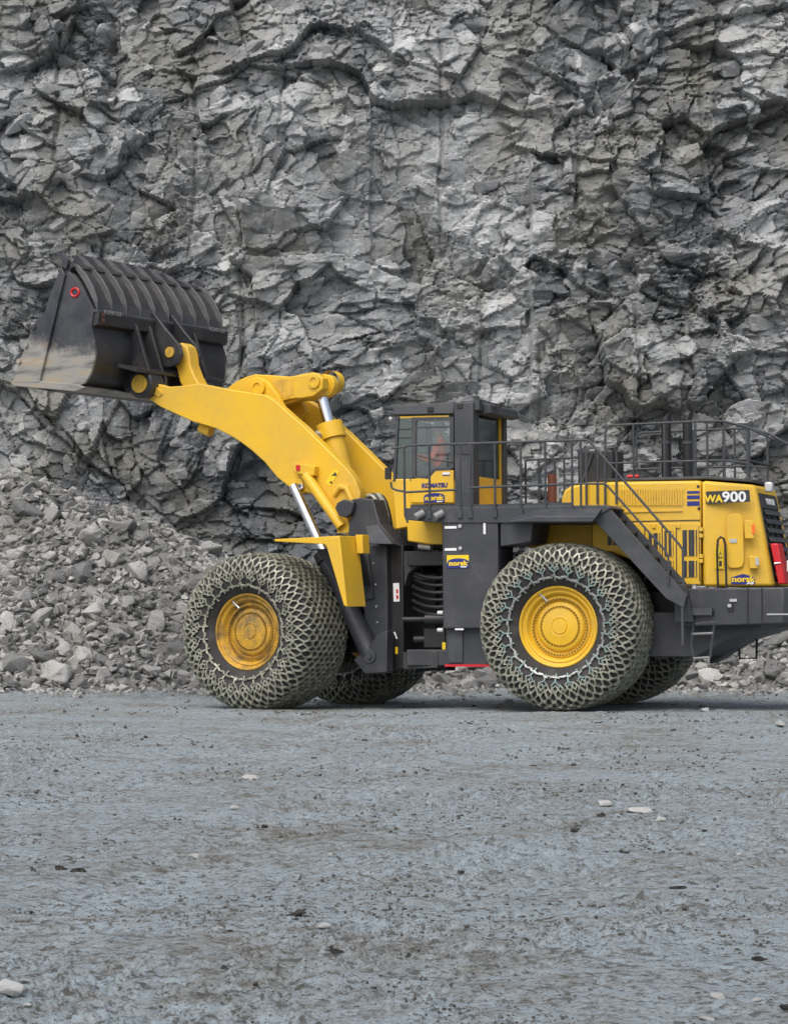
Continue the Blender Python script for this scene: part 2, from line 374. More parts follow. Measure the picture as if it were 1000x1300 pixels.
# ------------------------------------------------------------------ rock face
def px_x(px): return (px - 500) * 58.2 / FPX
def py_z(py): return CAM_H + (HORIZON - py) * 58.2 / FPX
def cells(x, y, seed):                     # blocky cells: a mix of square and round distance
    ix, iy = np.floor(x).astype(np.int64), np.floor(y).astype(np.int64)
    f1 = np.full(x.shape, 9.0); f2 = np.full(x.shape, 9.0); cx = np.zeros_like(x); cy = np.zeros_like(x); cid = np.zeros_like(x)
    for dx in (-1, 0, 1):
        for dy in (-1, 0, 1):
            jx, jy = ix + dx, iy + dy
            px = jx + 0.05 + 0.9 * _hash(jx, jy, seed); py = jy + 0.05 + 0.9 * _hash(jx, jy, seed + 101)
            ax, ay = np.abs(x - px), np.abs(y - py)
            d = (0.65 * np.maximum(ax, ay) + 0.35 * np.hypot(ax, ay)) * (0.8 + 0.4 * _hash(jx, jy, seed + 303)); near = d < f1
            f2 = np.where(near, f1, np.minimum(f2, d)); f1 = np.where(near, d, f1)
            cx = np.where(near, px, cx); cy = np.where(near, py, cy); cid = np.where(near, _hash(jx, jy, seed + 202), cid)
    return f1, f2, cx, cy, cid
def cliff_fields(u, v):
    wx = u + 0.30 * fbm(u * 0.30, v * 0.30, 1, 2) + 0.035 * fbm(u * 2.1, v * 2.1, 2, 3)
    wz = v + 0.30 * fbm(u * 0.28 + 40, v * 0.36, 4, 2) + 0.035 * fbm(u * 2.0 + 9, v * 2.3, 5, 3)
    low = np.exp(-((u - px_x(330)) / 4.0) ** 2 - ((v - py_z(600)) / 2.5) ** 2)      # darker, steeply foliated wedge
    calm = np.exp(-((u - px_x(520)) / 3.4) ** 2 - ((v - py_z(250)) / 4.0) ** 2)      # flatter pale wall in the middle
    rough_r = sstep(px_x(690), px_x(760), u) * (0.35 + 0.65 * np.exp(-((v - py_z(330)) / 4.2) ** 2))
    disp = 0.70 * fbm(u * 0.13, v * 0.15, 7, 3)
    tone = np.zeros_like(u); ids = []
    crumb = sstep(0.0, 0.40, fbm(u * 0.55 + 3, v * 0.7, 19, 4)) * (1 - 0.6 * low)                      # shattered zones against clean slabs
    #   size x, size z, rotation, offset, tilt, crack depth, crack width, seed, tone weight
    for (sx, sz, rot, off, tilt, crk, cw, seed, wt) in ((3.3, 2.6, 14, 0.10, 0.16, 0.05, 0.020, 50, 0.16), (1.35, 1.05, -22, 0.10, 0.28, 0.07, 0.035, 60, 0.32), (0.95, 0.46, 11, 0.060, 0.25, 0.055, 0.05, 64, 0.22),
                                                        (0.52, 0.36, 28, 0.05, 0.32, 0.05, 0.06, 70, 0.30), (0.27, 0.18, -8, 0.028, 0.42, 0.024, 0.10, 80, 0.26), (0.13, 0.09, 17, 0.012, 0.42, 0.009, 0.14, 86, 0.16)):
        th = rad(rot) + 0.35 * low
        c, s_ = np.cos(th), np.sin(th)
        bx, bz = wx * c + wz * s_, -wx * s_ + wz * c
        f1, f2, cx, cz, cid = cells(bx / sx, bz / sz, seed)
        h2 = (cid * 7919.13) % 1.0; h3 = (cid * 3571.77) % 1.0
        amp = (1 - 0.42 * calm) * (1 + 0.30 * rough_r)
        if sx < 0.3: amp = amp * (0.25 + 0.85 * crumb)
        elif sx > 1: amp = amp * 1.12
        msk = sstep(-0.30, 0.30, fbm(u * 0.6, v * 0.6, seed + 5, 2)) * 0.85 + 0.15
        d = off * (cid * 2 - 1) + tilt * ((h2 * 2 - 1) * (bx / sx - cx) * sx + (h3 * 2 - 1.05) * (bz / sz - cz) * sz)
        d = d - crk * msk * (1 - sstep(0, cw, f2 - f1))
        disp += d * amp; tone += wt * cid; ids.append(cid)
    # bedding ledges: here and there a bed overhangs the one below it
    c, s_ = math.cos(rad(8)), math.sin(rad(8)); bz = -wx * s_ + wz * c
    for (per, A, seed) in ((1.35, 0.10, 90), (0.50, 0.085, 95), (0.22, 0.045, 99)):
        hb = bz / per + 0.35 * fbm(u * 0.5, v * 0.5, seed, 2) + 0.08 * fbm(u * 3, v * 3, seed + 7, 2); fr = hb - np.floor(hb)
        am = sstep(0.12, 0.45, fbm(u * 0.9 / per ** 0.5 + np.floor(hb) * 3.7, np.floor(hb) * 5.1, seed + 2, 3) + 0.20 * rough_r + 0.06 * low - 0.14 * calm)
        disp += A * am * ((1 - fr) - 0.5) * sstep(0, 0.08, fr)
    # vertical step in the wall right of the cab, and two blast corners
    disp += 0.34 * sstep(-0.04, 0.05, u - px_x(678) - 0.05 * fbm(v * 0.9, v * 0, 12, 2)) * sstep(py_z(560), py_z(470), v) * sstep(py_z(120), py_z(230), v)
    disp += 0.18 * sstep(-0.03, 0.04, px_x(470) - u + 0.06 * fbm(v * 0.8, v * 0, 14, 2)) * sstep(py_z(330), py_z(250), v) * sstep(py_z(60), py_z(140), v)
    disp -= 0.45 * np.exp(-((u - px_x(128)) / 0.22) ** 2) * sstep(py_z(190), py_z(90), v)
    for (jp, y0_, y1_, dp) in ((55, 0, 190, .16), (236, 60, 330, .12), (300, 330, 560, .14), (352, -20, 150, .10), (560, 20, 300, .12), (612, 330, 540, .10), (742, 90, 260, .14), (815, 380, 620, .14), (905, -20, 210, .12), (690, 430, 640, .12)):
        disp -= dp * np.exp(-((u - px_x(jp) - 0.10 * fbm(v * 0.7 + jp, v * 0, 88, 3)) / 0.045) ** 2) * sstep(py_z(y1_) - .4, py_z(y1_) + .4, v) * sstep(py_z(y0_) + .4, py_z(y0_) - .4, v)
    disp -= 0.5 * low
    disp += 0.5 * np.exp(-((u - px_x(960)) / 1.4) ** 2 - ((v - py_z(600)) / 1.2) ** 2)
    disp += 0.022 * fbm(u * 5, v * 6, 15, 4, 0.65)
    tone = tone * 0.92 - 0.12 + 0.16 * calm - 0.46 * low - 0.12 * rough_r + 0.14 * np.exp(-((u - px_x(60)) / 2.2) ** 2 - ((v - py_z(60)) / 1.6) ** 2)
    tone += 0.14 * np.exp(-((u - px_x(720)) / 1.0) ** 2 - ((v - py_z(430)) / 1.6) ** 2) + 0.30 * fbm(u * 0.42, v * 0.30, 17, 4)
    tone += 0.34 * (ids[3] > 0.90) * (0.6 + 0.4 * ids[4]) - 0.18 * (ids[3] < 0.12) + 0.20 * (ids[2] > 0.88) + 0.16 * (ids[1] > 0.85) - 0.14 * (ids[1] < 0.15) - 0.08 * crumb
    return disp, np.clip(tone, 0, 1.1)
uu = np.concatenate([np.linspace(-45, -24.5, 40), np.linspace(-24, -12.1, 130), np.linspace(-12, 12, 680), np.linspace(12.1, 24, 130), np.linspace(24.5, 45, 40)])
vv = np.concatenate([np.linspace(-0.6, 16.6, 490), np.linspace(16.8, 27, 60)])
U, V = np.meshgrid(uu, vv)
DSP, TONE = cliff_fields(U, V)
CY = 59.0 + 0.07 * V - DSP
cliff = grid_mesh('rock_face', U + 0.05 * fbm(U * 2, V * 2, 77, 2), CY, V + 0.10 * DSP, 'cliff', tone=TONE, smooth=False)
cliff.data.shade_smooth(); cliff.data.set_sharp_from_angle(angle=rad(28))
tag(cliff, 'towering fractured grey rock face of the quarry', kind='structure')

# ------------------------------------------------------------------ stones
def rock_mesh(name, seed, mat, flat=(1, 0.8, 0.6), n=15, sub=0, slab=False, amp=0.16):
    r = random.Random(seed); bm = bmesh.new()
    for i in range(n):
        p = Vector((r.gauss(0, 1), r.gauss(0, 1), r.gauss(0, 1))).normalized()
        k = max(abs(p.x), abs(p.y), abs(p.z)); q = p.lerp(p / k, 0.55 if not slab else 0.8) * r.uniform(0.82, 1.0)
        bm.verts.new((q.x * flat[0], q.y * flat[1], q.z * flat[2]))
    ret = bmesh.ops.convex_hull(bm, input=bm.verts)
    bmesh.ops.delete(bm, geom=[g for g in ret['geom_interior'] if isinstance(g, bmesh.types.BMVert)], context='VERTS')
    if sub:
        bmesh.ops.bevel(bm, geom=bm.edges[:], offset=0.05, segments=1, affect='EDGES', clamp_overlap=True)
        bmesh.ops.triangulate(bm, faces=bm.faces)
        bmesh.ops.subdivide_edges(bm, edges=bm.edges, cuts=sub, use_grid_fill=True)
        co = np.array([v.co[:] for v in bm.verts])
        d = fbm(co[:, 0] * 2.3 + co[:, 2] * 1.7 + seed, co[:, 1] * 2.3 - co[:, 2] * 1.1, seed, 3) * amp
        for v, k in zip(bm.verts, d): v.co += v.co.normalized() * float(k)
    bmesh.ops.recalc_face_normals(bm, faces=bm.faces)
    me = bpy.data.meshes.new(name); bm.to_mesh(me); bm.free()
    if sub: fin(me, 22)
    me.materials.append(M[mat]); return me
def put(name, me, loc, s, rot, parent=None):
    o = bpy.data.objects.new(name, me); COL.objects.link(o)
    o.location = loc; o.scale = s if isinstance(s, (tuple, list)) else (s,) * 3; o.rotation_euler = rot
    if parent is not None: o.parent = parent
    return o
# blocks standing proud of the rock face
RB = random.Random(11)
blocks = [rock_mesh('rock', 300 + i, 'block', (1, 0.55, RB.uniform(0.35, 0.7)), 16, 1, True) for i in range(10)]
nb = 0
while nb < 230:
    px, py = RB.uniform(-30, 1030), RB.uniform(-20, 840)
    u, v = px_x(px), py_z(py)
    if v < rubble_h(np.array([u]), np.array([58.3]))[0] - 0.2: continue
    ci = int(np.argmin(np.abs(uu - u))); ri = int(np.argmin(np.abs(vv - v)))
    s = 0.10 + 0.34 * RB.random() ** 2.2
    dip = -rad(9) - rad(RB.gauss(0, 12))
    put('rock', blocks[nb % 10], (u, CY[ri, ci] + s * 0.34, v + 0.10 * DSP[ri, ci]), (s, s * 0.9, s), (rad(RB.gauss(0, 14)), dip, rad(RB.gauss(0, 22))), cliff)
    nb += 1
# rubble: the rocks that show largest are things of their own
big = [rock_mesh('rubble_rock', 500 + i, 'rubble', (1, RB.uniform(.65, .9), RB.uniform(.45, .8)), 16, 1) for i in range(14)]
small = [rock_mesh('rubble_rock', 540 + i, 'rubble', (1, RB.uniform(.6, .9), RB.uniform(.4, .8)), 13, 0) for i in range(16)]
placed = []
def rub_at(px, py):
    d = pix_ray(px, py); Y = np.linspace(49, 60, 500)
    P = C_O[None] + d[None] * (Y / d[1])[:, None]
    hit = np.where(P[:, 2] < np.maximum(rubble_h(P[:, 0], P[:, 1]), ground_h(P[:, 0], P[:, 1], False)))[0]
    return P[hit[0]] if len(hit) else None
def add_rock(px, py, s, seed, label, group, rot=None, me=None, sink=0.15):
    p = rub_at(px, py)
    if p is None: return None
    r = random.Random(seed)
    o = put('rubble_rock', me or big[seed % len(big)], (p[0], p[1] + 0.3 * s, p[2] + s * sink), s, rot or (r.uniform(-.6, .6), r.uniform(-.5, .5), r.uniform(0, 6.28)))
    tag(o, label, 'rock', group); placed.append((p[0], p[1], s)); return o
GR = 'rocks lying on the rubble slope'
for i, (px, py, s, lb) in enumerate([
    (30, 630, 0.36, 'large pale rock on top of the rubble at the left picture edge'),
    (67, 625, 0.20, 'small whitish rock at the crest of the rubble below the bucket'),
    (92, 634, 0.26, 'pale wedge of rock on the rubble crest beside the small whitish one'),
    (133, 645, 0.18, 'pale angular rock halfway along the sloping rubble crest'),
    (266, 703, 0.40, 'big pale rock slab at the top of the front tyre, left of the boom'),
    (238, 690, 0.26, 'upright pale rock next to the big slab above the front tyre'),
    (236, 712, 0.24, 'dull grey rock under the upright pale rock near the front tyre'),
    (195, 800, 0.42, 'long pale tilted slab in the rubble left of the front tyre'),
    (60, 842, 0.44, 'tall dark grey boulder standing at the foot of the left rubble'),
    (72, 862, 0.46, 'broad grey boulder lying lowest at the foot of the left rubble'),
    (14, 850, 0.42, 'dark leaning boulder at the rubble foot by the left picture edge'),
    (117, 757, 0.24, 'pale rounded rock in the middle of the left rubble slope'),
    (89, 790, 0.20, 'small whitish block in the lower middle of the left rubble'),
    (150, 808, 0.34, 'wide grey rock in the lower part of the left rubble'),
    (90, 680, 0.30, 'dull grey slab just below the crest of the left rubble'),
    (60, 710, 0.26, 'rounded grey rock in the upper left of the rubble slope'),
    (180, 688, 0.28, 'flat pale rock on the right shoulder of the left rubble'),
    (225, 830, 0.30, 'pale jagged rock touching the left side of the front tyre'),
    (130, 860, 0.28, 'grey rough rock at the rubble foot left of the front tyre'),
    (190, 858, 0.30, 'light grey broken rock at the rubble foot close to the front tyre'),
    (985, 858, 0.34, 'large grey rock in the right rubble at the picture edge'),
    (905, 868, 0.34, 'pale flat rock at the foot of the right rubble behind the rear tyre'),
    (950, 835, 0.28, 'dark grey rock in the middle of the right rubble heap'),
    (560, 868, 0.28, 'pale rock seen under the machine between front and rear tyre'),
    (598, 872, 0.26, 'light broken rock under the machine just left of the rear tyre')]):
    add_rock(px, py, s * 1.1, 900 + i, lb, GR)
LM = [(30, 630, 'the large pale rock at the left picture edge'), (92, 634, 'the pale wedge on the rubble crest'), (266, 703, 'the big pale slab above the front tyre'),
      (195, 800, 'the long tilted slab left of the front tyre'), (60, 842, 'the tall dark boulder at the rubble foot'), (117, 757, 'the pale rounded rock in mid slope'),
      (150, 808, 'the wide grey rock low in the rubble'), (60, 710, 'the rounded rock in the upper left'), (180, 688, 'the flat pale rock on the shoulder'), (130, 860, 'the rough rock at the rubble foot'),
      (985, 858, 'the large rock at the right picture edge'), (905, 868, 'the pale flat rock behind the rear tyre'), (950, 835, 'the dark rock in the right heap')]
used_lb = set()
def own_label(px, py, s):
    a, b, nm = min(LM, key=lambda q: (q[0] - px) ** 2 + (q[1] - py) ** 2); dx, dy = px - a, py - b
    if math.hypot(dx, dy) > 75: return None
    ns = 'above' if dy < -10 else ('below' if dy > 10 else ''); ew = 'left' if dx < -10 else ('right' if dx > 10 else '')
    if ns and ew: wh = ns + ' and to the ' + ew + ' of'
    elif ns: wh = 'straight ' + ns
    elif ew: wh = 'level with and ' + ew + ' of'
    else: return None
    lb = ('big' if s > .34 else 'middling') + ' grey rock ' + wh + ' ' + nm
    if lb in used_lb or len(lb.split()) > 16: return None
    used_lb.add(lb); return lb
nk = len(placed); tries = 0
RR = random.Random(5)
cand = []
while len(cand) < 275 and tries < 20000:
    tries += 1
    if RR.random() < 0.66: px, py = RR.uniform(-25, 300), RR.uniform(600, 880)
    elif RR.random() < 0.7: px, py = RR.uniform(820, 1030), RR.uniform(780, 884)
    else: px, py = RR.uniform(440, 660), RR.uniform(835, 884)
    p = rub_at(px, py)
    if p is None or p[1] > 58.6 or p[2] < 0.02: continue
    s = (0.27 + 0.23 * RR.random()) if len(cand) < 48 else ((0.20 + 0.10 * RR.random()) if len(cand) < 130 else (0.14 + 0.08 * RR.random()))
    if any((p[0] - a) ** 2 + (p[1] - b) ** 2 < (0.62 * (s + c)) ** 2 for a, b, c in placed): continue
    side = 'left' if px < 420 else ('right' if px > 700 else 'mid')
    lb = {'left': 'grey angular rock lying among others on the left rubble slope', 'right': 'grey angular rock in the rubble heap behind the rear tyre',
          'mid': 'grey angular rock in the rubble seen under the machine'}[side]
    gr = {'left': 'rocks on the left rubble slope', 'right': 'rocks in the right rubble heap', 'mid': 'rocks seen under the machine'}[side]
    if s > 0.215 and side != 'mid': lb = own_label(px, py, s) or lb
    me = (big if s > 0.15 else small)[tries % 14]
    o = put('rubble_rock', me, (p[0], p[1] + 0.25 * s, p[2] + 0.12 * s), (s, s * RR.uniform(.8, 1.2), s * RR.uniform(.8, 1.1)), (RR.uniform(-.7, .7), RR.uniform(-.6, .6), RR.uniform(0, 6.28)))
    tag(o, lb, 'rock', gr); placed.append((p[0], p[1], s)); cand.append(o)
def stone_mass(name, pts, sizes, mat, tones, seed, nv=11):
    lib = []
    for k in range(24):
        me = rock_mesh('tmp', seed + k, mat, (1, .8, .62), nv, 0)
        lib.append((np.array([v.co[:] for v in me.vertices]), [tuple(p.vertices) for p in me.polygons])); bpy.data.meshes.remove(me)
    rs = np.random.RandomState(seed); vs = []; fs = []; tn = []; k0 = 0
    for (p, s, t) in zip(pts, sizes, tones):
        v, f = lib[rs.randint(24)]; a, b, c = rs.uniform(0, 6.28), rs.normal(0, .5), rs.normal(0, .5)
        Rm = np.array(Matrix.Rotation(a, 3, 'Z') @ Matrix.Rotation(b, 3, 'X') @ Matrix.Rotation(c, 3, 'Y'))
        vs.append((v * s) @ Rm.T + p); fs += [tuple(i + k0 for i in q) for q in f]; tn += [t] * len(v); k0 += len(v)
    me = bpy.data.meshes.new(name); me.from_pydata(np.concatenate(vs).tolist(), [], fs); me.update()
    a = me.attributes.new('tone', 'FLOAT', 'POINT'); a.data.foreach_set('value', np.array(tn, np.float32))
    me.materials.append(M[mat]); o = bpy.data.objects.new(name, me); COL.objects.link(o); return o
rs = np.random.RandomState(8)
sx = np.concatenate([rs.uniform(-11, -2.5, 11500), rs.uniform(-2.5, 5, 1600), rs.uniform(5, 12, 4200)])
sy = np.concatenate([rs.uniform(50.2, 58.8, 11500), rs.uniform(51.5, 55, 1600), rs.uniform(50, 55, 4200)])
sh = rubble_h(sx, sy); ok = sh > -0.2; sx, sy, sh = sx[ok], sy[ok], sh[ok]
ss = 0.04 + 0.15 * rs.rand(len(sx)) ** 2.6
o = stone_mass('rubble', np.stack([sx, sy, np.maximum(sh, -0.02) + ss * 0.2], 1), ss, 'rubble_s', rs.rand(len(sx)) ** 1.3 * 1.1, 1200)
tag(o, 'small broken stones covering the rubble slope', kind='stuff')
# gravel spilled along the foot of the rubble, and crumbs of mud over the floor
gx = rs.uniform(-10.5, 10.5, 2600); gy = np.interp(gx, _hx, _fy) - np.abs(rs.normal(0, 1.3, 2600)) * (0.5 + vnoise(gx * 0.8, gx * 0, 5))
gs = 0.015 + 0.085 * rs.rand(2600) ** 4
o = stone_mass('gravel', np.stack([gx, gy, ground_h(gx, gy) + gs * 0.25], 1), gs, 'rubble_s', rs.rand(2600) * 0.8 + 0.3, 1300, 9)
tag(o, 'pale gravel scattered along the foot of the rubble', kind='stuff')
cy = 1.0 / rs.uniform(1 / 48.0, 1 / 9.6, 30000); cx = rs.uniform(-0.175, 0.175, 30000) * cy
keep = fbm(cx * 0.7, cy * 0.5, 61, 4) + 0.6 * fbm(cx * 4, cy * 3, 62, 3) + 0.10 * rs.randn(30000) > 0.12
cx, cy = cx[keep], cy[keep]; cs = (0.0005 + 0.0016 * rs.rand(len(cx)) ** 5) * (4 + 0.5 * cy)
o = stone_mass('mud_crumbs', np.stack([cx, cy, ground_h(cx, cy) + cs * 0.02], 1), cs, 'clod_s', rs.rand(len(cx)), 1400, 9)
tag(o, 'dark crumbs of mud strewn over the quarry floor', kind='stuff')
def gnd_at(px, py):
    d = pix_ray(px, py); Y = np.linspace(6, 56, 8000); P = C_O[None] + d[None] * (Y / d[1])[:, None]
    hit = np.where(P[:, 2] < ground_h(P[:, 0], P[:, 1]))[0]; return P[hit[0]]
gst = [rock_mesh('stone', 700 + i, 'pale', (1, .85, .5), 14, 1) for i in range(6)]
for i, (px, py, wpx, lb) in enumerate([
    (318, 989, 24, 'long flat pale stone on the mud below the front tyre'), (297, 1028, 13, 'small pale stone on the mud just left below the long flat one'),
    (247, 1089, 17, 'white stone on the mud in the left middle of the floor'), (418, 1088, 11, 'tiny pale stone on the mud right of the white one'),
    (412, 1179, 18, 'pale stone beside a crumbled mud clod in the left foreground'), (278, 1180, 10, 'tiny white stone left of the crumbled mud clod'),
    (911, 1268, 21, 'round white stone in the bottom right foreground'), (960, 1272, 12, 'small white stone right of the round one at the bottom'),
    (897, 1296, 24, 'pale stone cut by the bottom picture edge at the right'), (937, 1087, 10, 'white pebble farthest right of the small pebble group'),
    (891, 1075, 9, 'white pebble farthest left of the small pebble group'), (912, 1081, 5, 'tiny middle pebble of the small pebble group'),
    (813, 1032, 36, 'long flat pale slab on the mud below the rear tyre'), (838, 1043, 14, 'small pale stone right below the long flat slab'),
    (565, 1235, 10, 'lone white pebble at the bottom centre of the floor'), (766, 1023, 24, 'thin flat pale stone left of the long flat slab'),
    (10, 1262, 42, 'big pale stone in the bottom left corner'), (30, 1247, 22, 'smaller pale stone beside the big one in the bottom left corner'),
    (35, 1277, 10, 'pale pebble at the right foot of the bottom left corner stone'), (645, 893, 14, 'pale stone at the foot of the rear tyre, left side'),
    (893, 904, 16, 'pale stone on the ground right of the rear tyre'), (988, 923, 18, 'pale flat stone at the right picture edge near the rubble')]):
    p = gnd_at(px, py); s = wpx / 2 * p[1] / FPX; r = random.Random(i)
    fl = 0.55 if wpx > 20 and i not in (6, 16) else 0.95
    o = put('stone', gst[i % 6], (p[0], p[1], p[2] + 0.34 * s * fl), (s * 1.1, s * .9, s * fl * 1.15), (r.uniform(-.2, .2), r.uniform(-.15, .15), r.uniform(-.5, .5)))
    tag(o, lb, 'stone', 'pale stones on the quarry floor')
gcl = [rock_mesh('mud_clod', 720 + i, 'clod', (1, .75, .5), 12, 2, False, 0.75) for i in range(5)]
for i, (px, py, wpx, lb) in enumerate([
    (100, 1107, 26, 'black ragged clod standing up from the mud at the left'), (78, 1104, 16, 'flat dark clod left of the black ragged one'),
    (728, 1057, 18, 'dark brown clod on the mud below the rear tyre'), (765, 1037, 16, 'flat dark clod left of the long flat pale slab'),
    (375, 1162, 40, 'crumbled dark clod in the left foreground'), (392, 1164, 10, 'small black clod at the right end of the crumbled one'),
    (425, 1210, 24, 'long dark clod below the crumbled one in the foreground'), (335, 1051, 14, 'small dark clod on the mud in the left centre'),
    (285, 1231, 16, 'narrow dark clod in the lower left foreground'), (292, 1183, 12, 'small dark clod right of the tiny white stone'),
    (678, 973, 12, 'small dark clod on the mud straight below the rear tyre'), (965, 1220, 26, 'long dark clod at the right edge of the foreground'),
    (995, 1282, 22, 'dark clod in the bottom right corner'), (520, 1215, 16, 'brown clod at the bottom centre of the floor'),
    (585, 1108, 14, 'small dark clod in the middle of the floor'), (860, 1128, 30, 'low dark clod in the right middle of the floor')]):
    p = gnd_at(px, py); s = wpx / 2 * p[1] / FPX; r = random.Random(50 + i)
    hz_ = 1.3 if i == 0 else (0.6 if wpx > 22 else 0.9)
    o = put('mud_clod', gcl[i % 5], (p[0], p[1], p[2] + 0.06 * s), (s * .85, s * 0.7, s * hz_), (r.uniform(-.2, .2), r.uniform(-.2, .2), r.uniform(-.4, .4)))
    tag(o, lb, 'mud clod', 'dark clods on the quarry floor')

# ================================================================== WHEEL LOADER
loader = bpy.data.objects.new('wheel_loader', None); COL.objects.link(loader); loader.location = PIVOT
tag(loader, 'huge yellow and charcoal articulated wheel loader with raised bucket and chained tyres', 'wheel loader')
def part(mb, name, mat, fr=None, parent=None, bev=0.012, angle=35):
    """fr given: a part of the machine in that half's own axes; parent given: a sub-part in its part's axes"""
    return mb.build(name, mat, loader if parent is None else parent, fr.m if parent is None else None, bev, angle)
R = lambda px, py, y: RF.at(px, py, y)
Fr = lambda px, py, y: FF.at(px, py, y)
def R3(px, py, y): a = RF.at(px, py, y); return (a[0], y, a[1])
def F3(px, py, y): a = FF.at(px, py, y); return (a[0], y, a[1])
def text(parent, name, s, size, loc, mat, bold=0.0, rot=None, sx=1.0, align='CENTER'):
    cu = bpy.data.curves.new('txt', 'FONT'); cu.body = s; cu.size = size; cu.extrude = 0.003; cu.offset = bold; cu.align_x = align; cu.align_y = 'CENTER'; cu.resolution_u = 3
    to = bpy.data.objects.new('txt', cu); COL.objects.link(to)
    dg = bpy.context.evaluated_depsgraph_get(); me = bpy.data.meshes.new_from_object(to.evaluated_get(dg))
    bpy.data.objects.remove(to); bpy.data.curves.remove(cu)
    rm = rot or Matrix(((-1, 0, 0), (0, 0, 1), (0, 1, 0)))          # reads from the machine's left side
    rm = rm.to_4x4() @ Matrix.Diagonal((sx, 1, 1, 1))
    me.transform(Matrix.Translation(loc) @ rm); me.materials.clear(); me.materials.append(M[mat])
    o = bpy.data.objects.new(name, me); COL.objects.link(o); o.parent = parent; return o
def decal(parent, px0, py0, px1, py1, y, name='decal'):
    """oval-topped blue sticker with yellow lettering, on plane y"""
    x0, z1 = R(px0, py0, y); x1, z0 = R(px1, py1, y); h = z1 - z0; w_ = x0 - x1; cx = (x0 + x1) / 2
    ol = [(x0, z0), (x1, z0), (x1, z0 + h * .62)] + [(cx - w_ * .5 * math.cos(t), z0 + h * .62 + h * .38 * math.sin(t)) for t in np.linspace(0.0, math.pi, 9)[1:-1]] + [(x0, z0 + h * .62)]
    d = MB().prism(ol, y + 0.004, y + 0.009).build(name, 'blue', parent)
    text(parent, 'lettering', 'norsk', h * .66, (cx, y + 0.011, z0 + h * .47), 'yprint', 0.005, sx=w_ / (h * 1.75))
    MB().box(cx - w_ * .40, cx - w_ * .12, y + .010, y + .013, z0 + h * .06, z0 + h * .17).build('lettering', 'white', parent)
    return d

# ------------------------------------------------------------------ wheels
TYRE = [(0.640, -0.40), (0.66, -0.45), (0.75, -0.52), (0.90, -0.575), (1.05, -0.585), (1.17, -0.565), (1.265, -0.52), (1.315, -0.44), (1.335, -0.30), (1.34, 0.0)]
TYRE = [(r, y * 1.22) for r, y in TYRE]; TYRE = TYRE + [(r, -y) for r, y in TYRE[-2::-1]]
me_t = MB().lathe(TYRE, 72); me_t.v = me_t.v
# arclength table of the outer profile so the net can be laid over it
_pf = np.array(TYRE)[::-1]; _sl = np.concatenate([[0], np.cumsum(np.hypot(*np.diff(_pf, axis=0).T))])
def prof_at(s): return np.interp(s, _sl, _pf[:, 0]), np.interp(s, _sl, _pf[:, 1])
def prof_nrm(s):
    r1, y1 = prof_at(s - .03); r2, y2 = prof_at(s + .03); t = np.hypot(r2 - r1, y2 - y1)
    return -(y2 - y1) / t, (r2 - r1) / t
def net_pt(th, s, lift=0.018):
    r, y = prof_at(s); nr, ny = prof_nrm(s); r += nr * lift; y += ny * lift
    return (r * math.cos(th), y, r * math.sin(th))
def link(mb, a, b, w_, h_, axis):
    """one upright steel link: a flat bar from a to b, tall along the tyre's outward normal"""
    a, b, n = Vector(a), Vector(b), Vector(axis); d = (b - a).normalized(); t = d.cross(n).normalized() * w_ / 2; n = n * h_ / 2
    a = a - d * w_ * .4; b = b + d * w_ * .4
    mb.hexa([a - t - n, b - t - n, b + t - n, a + t - n, a - t + n, b - t + n, b + t + n, a + t + n])
def s_of_r(r): return float(np.interp(-r, -_pf[:10, 0][::-1] if False else np.sort(-_pf[:10, 0]), _sl[:10][np.argsort(-_pf[:10, 0])]))
S_TOT = _sl[-1]
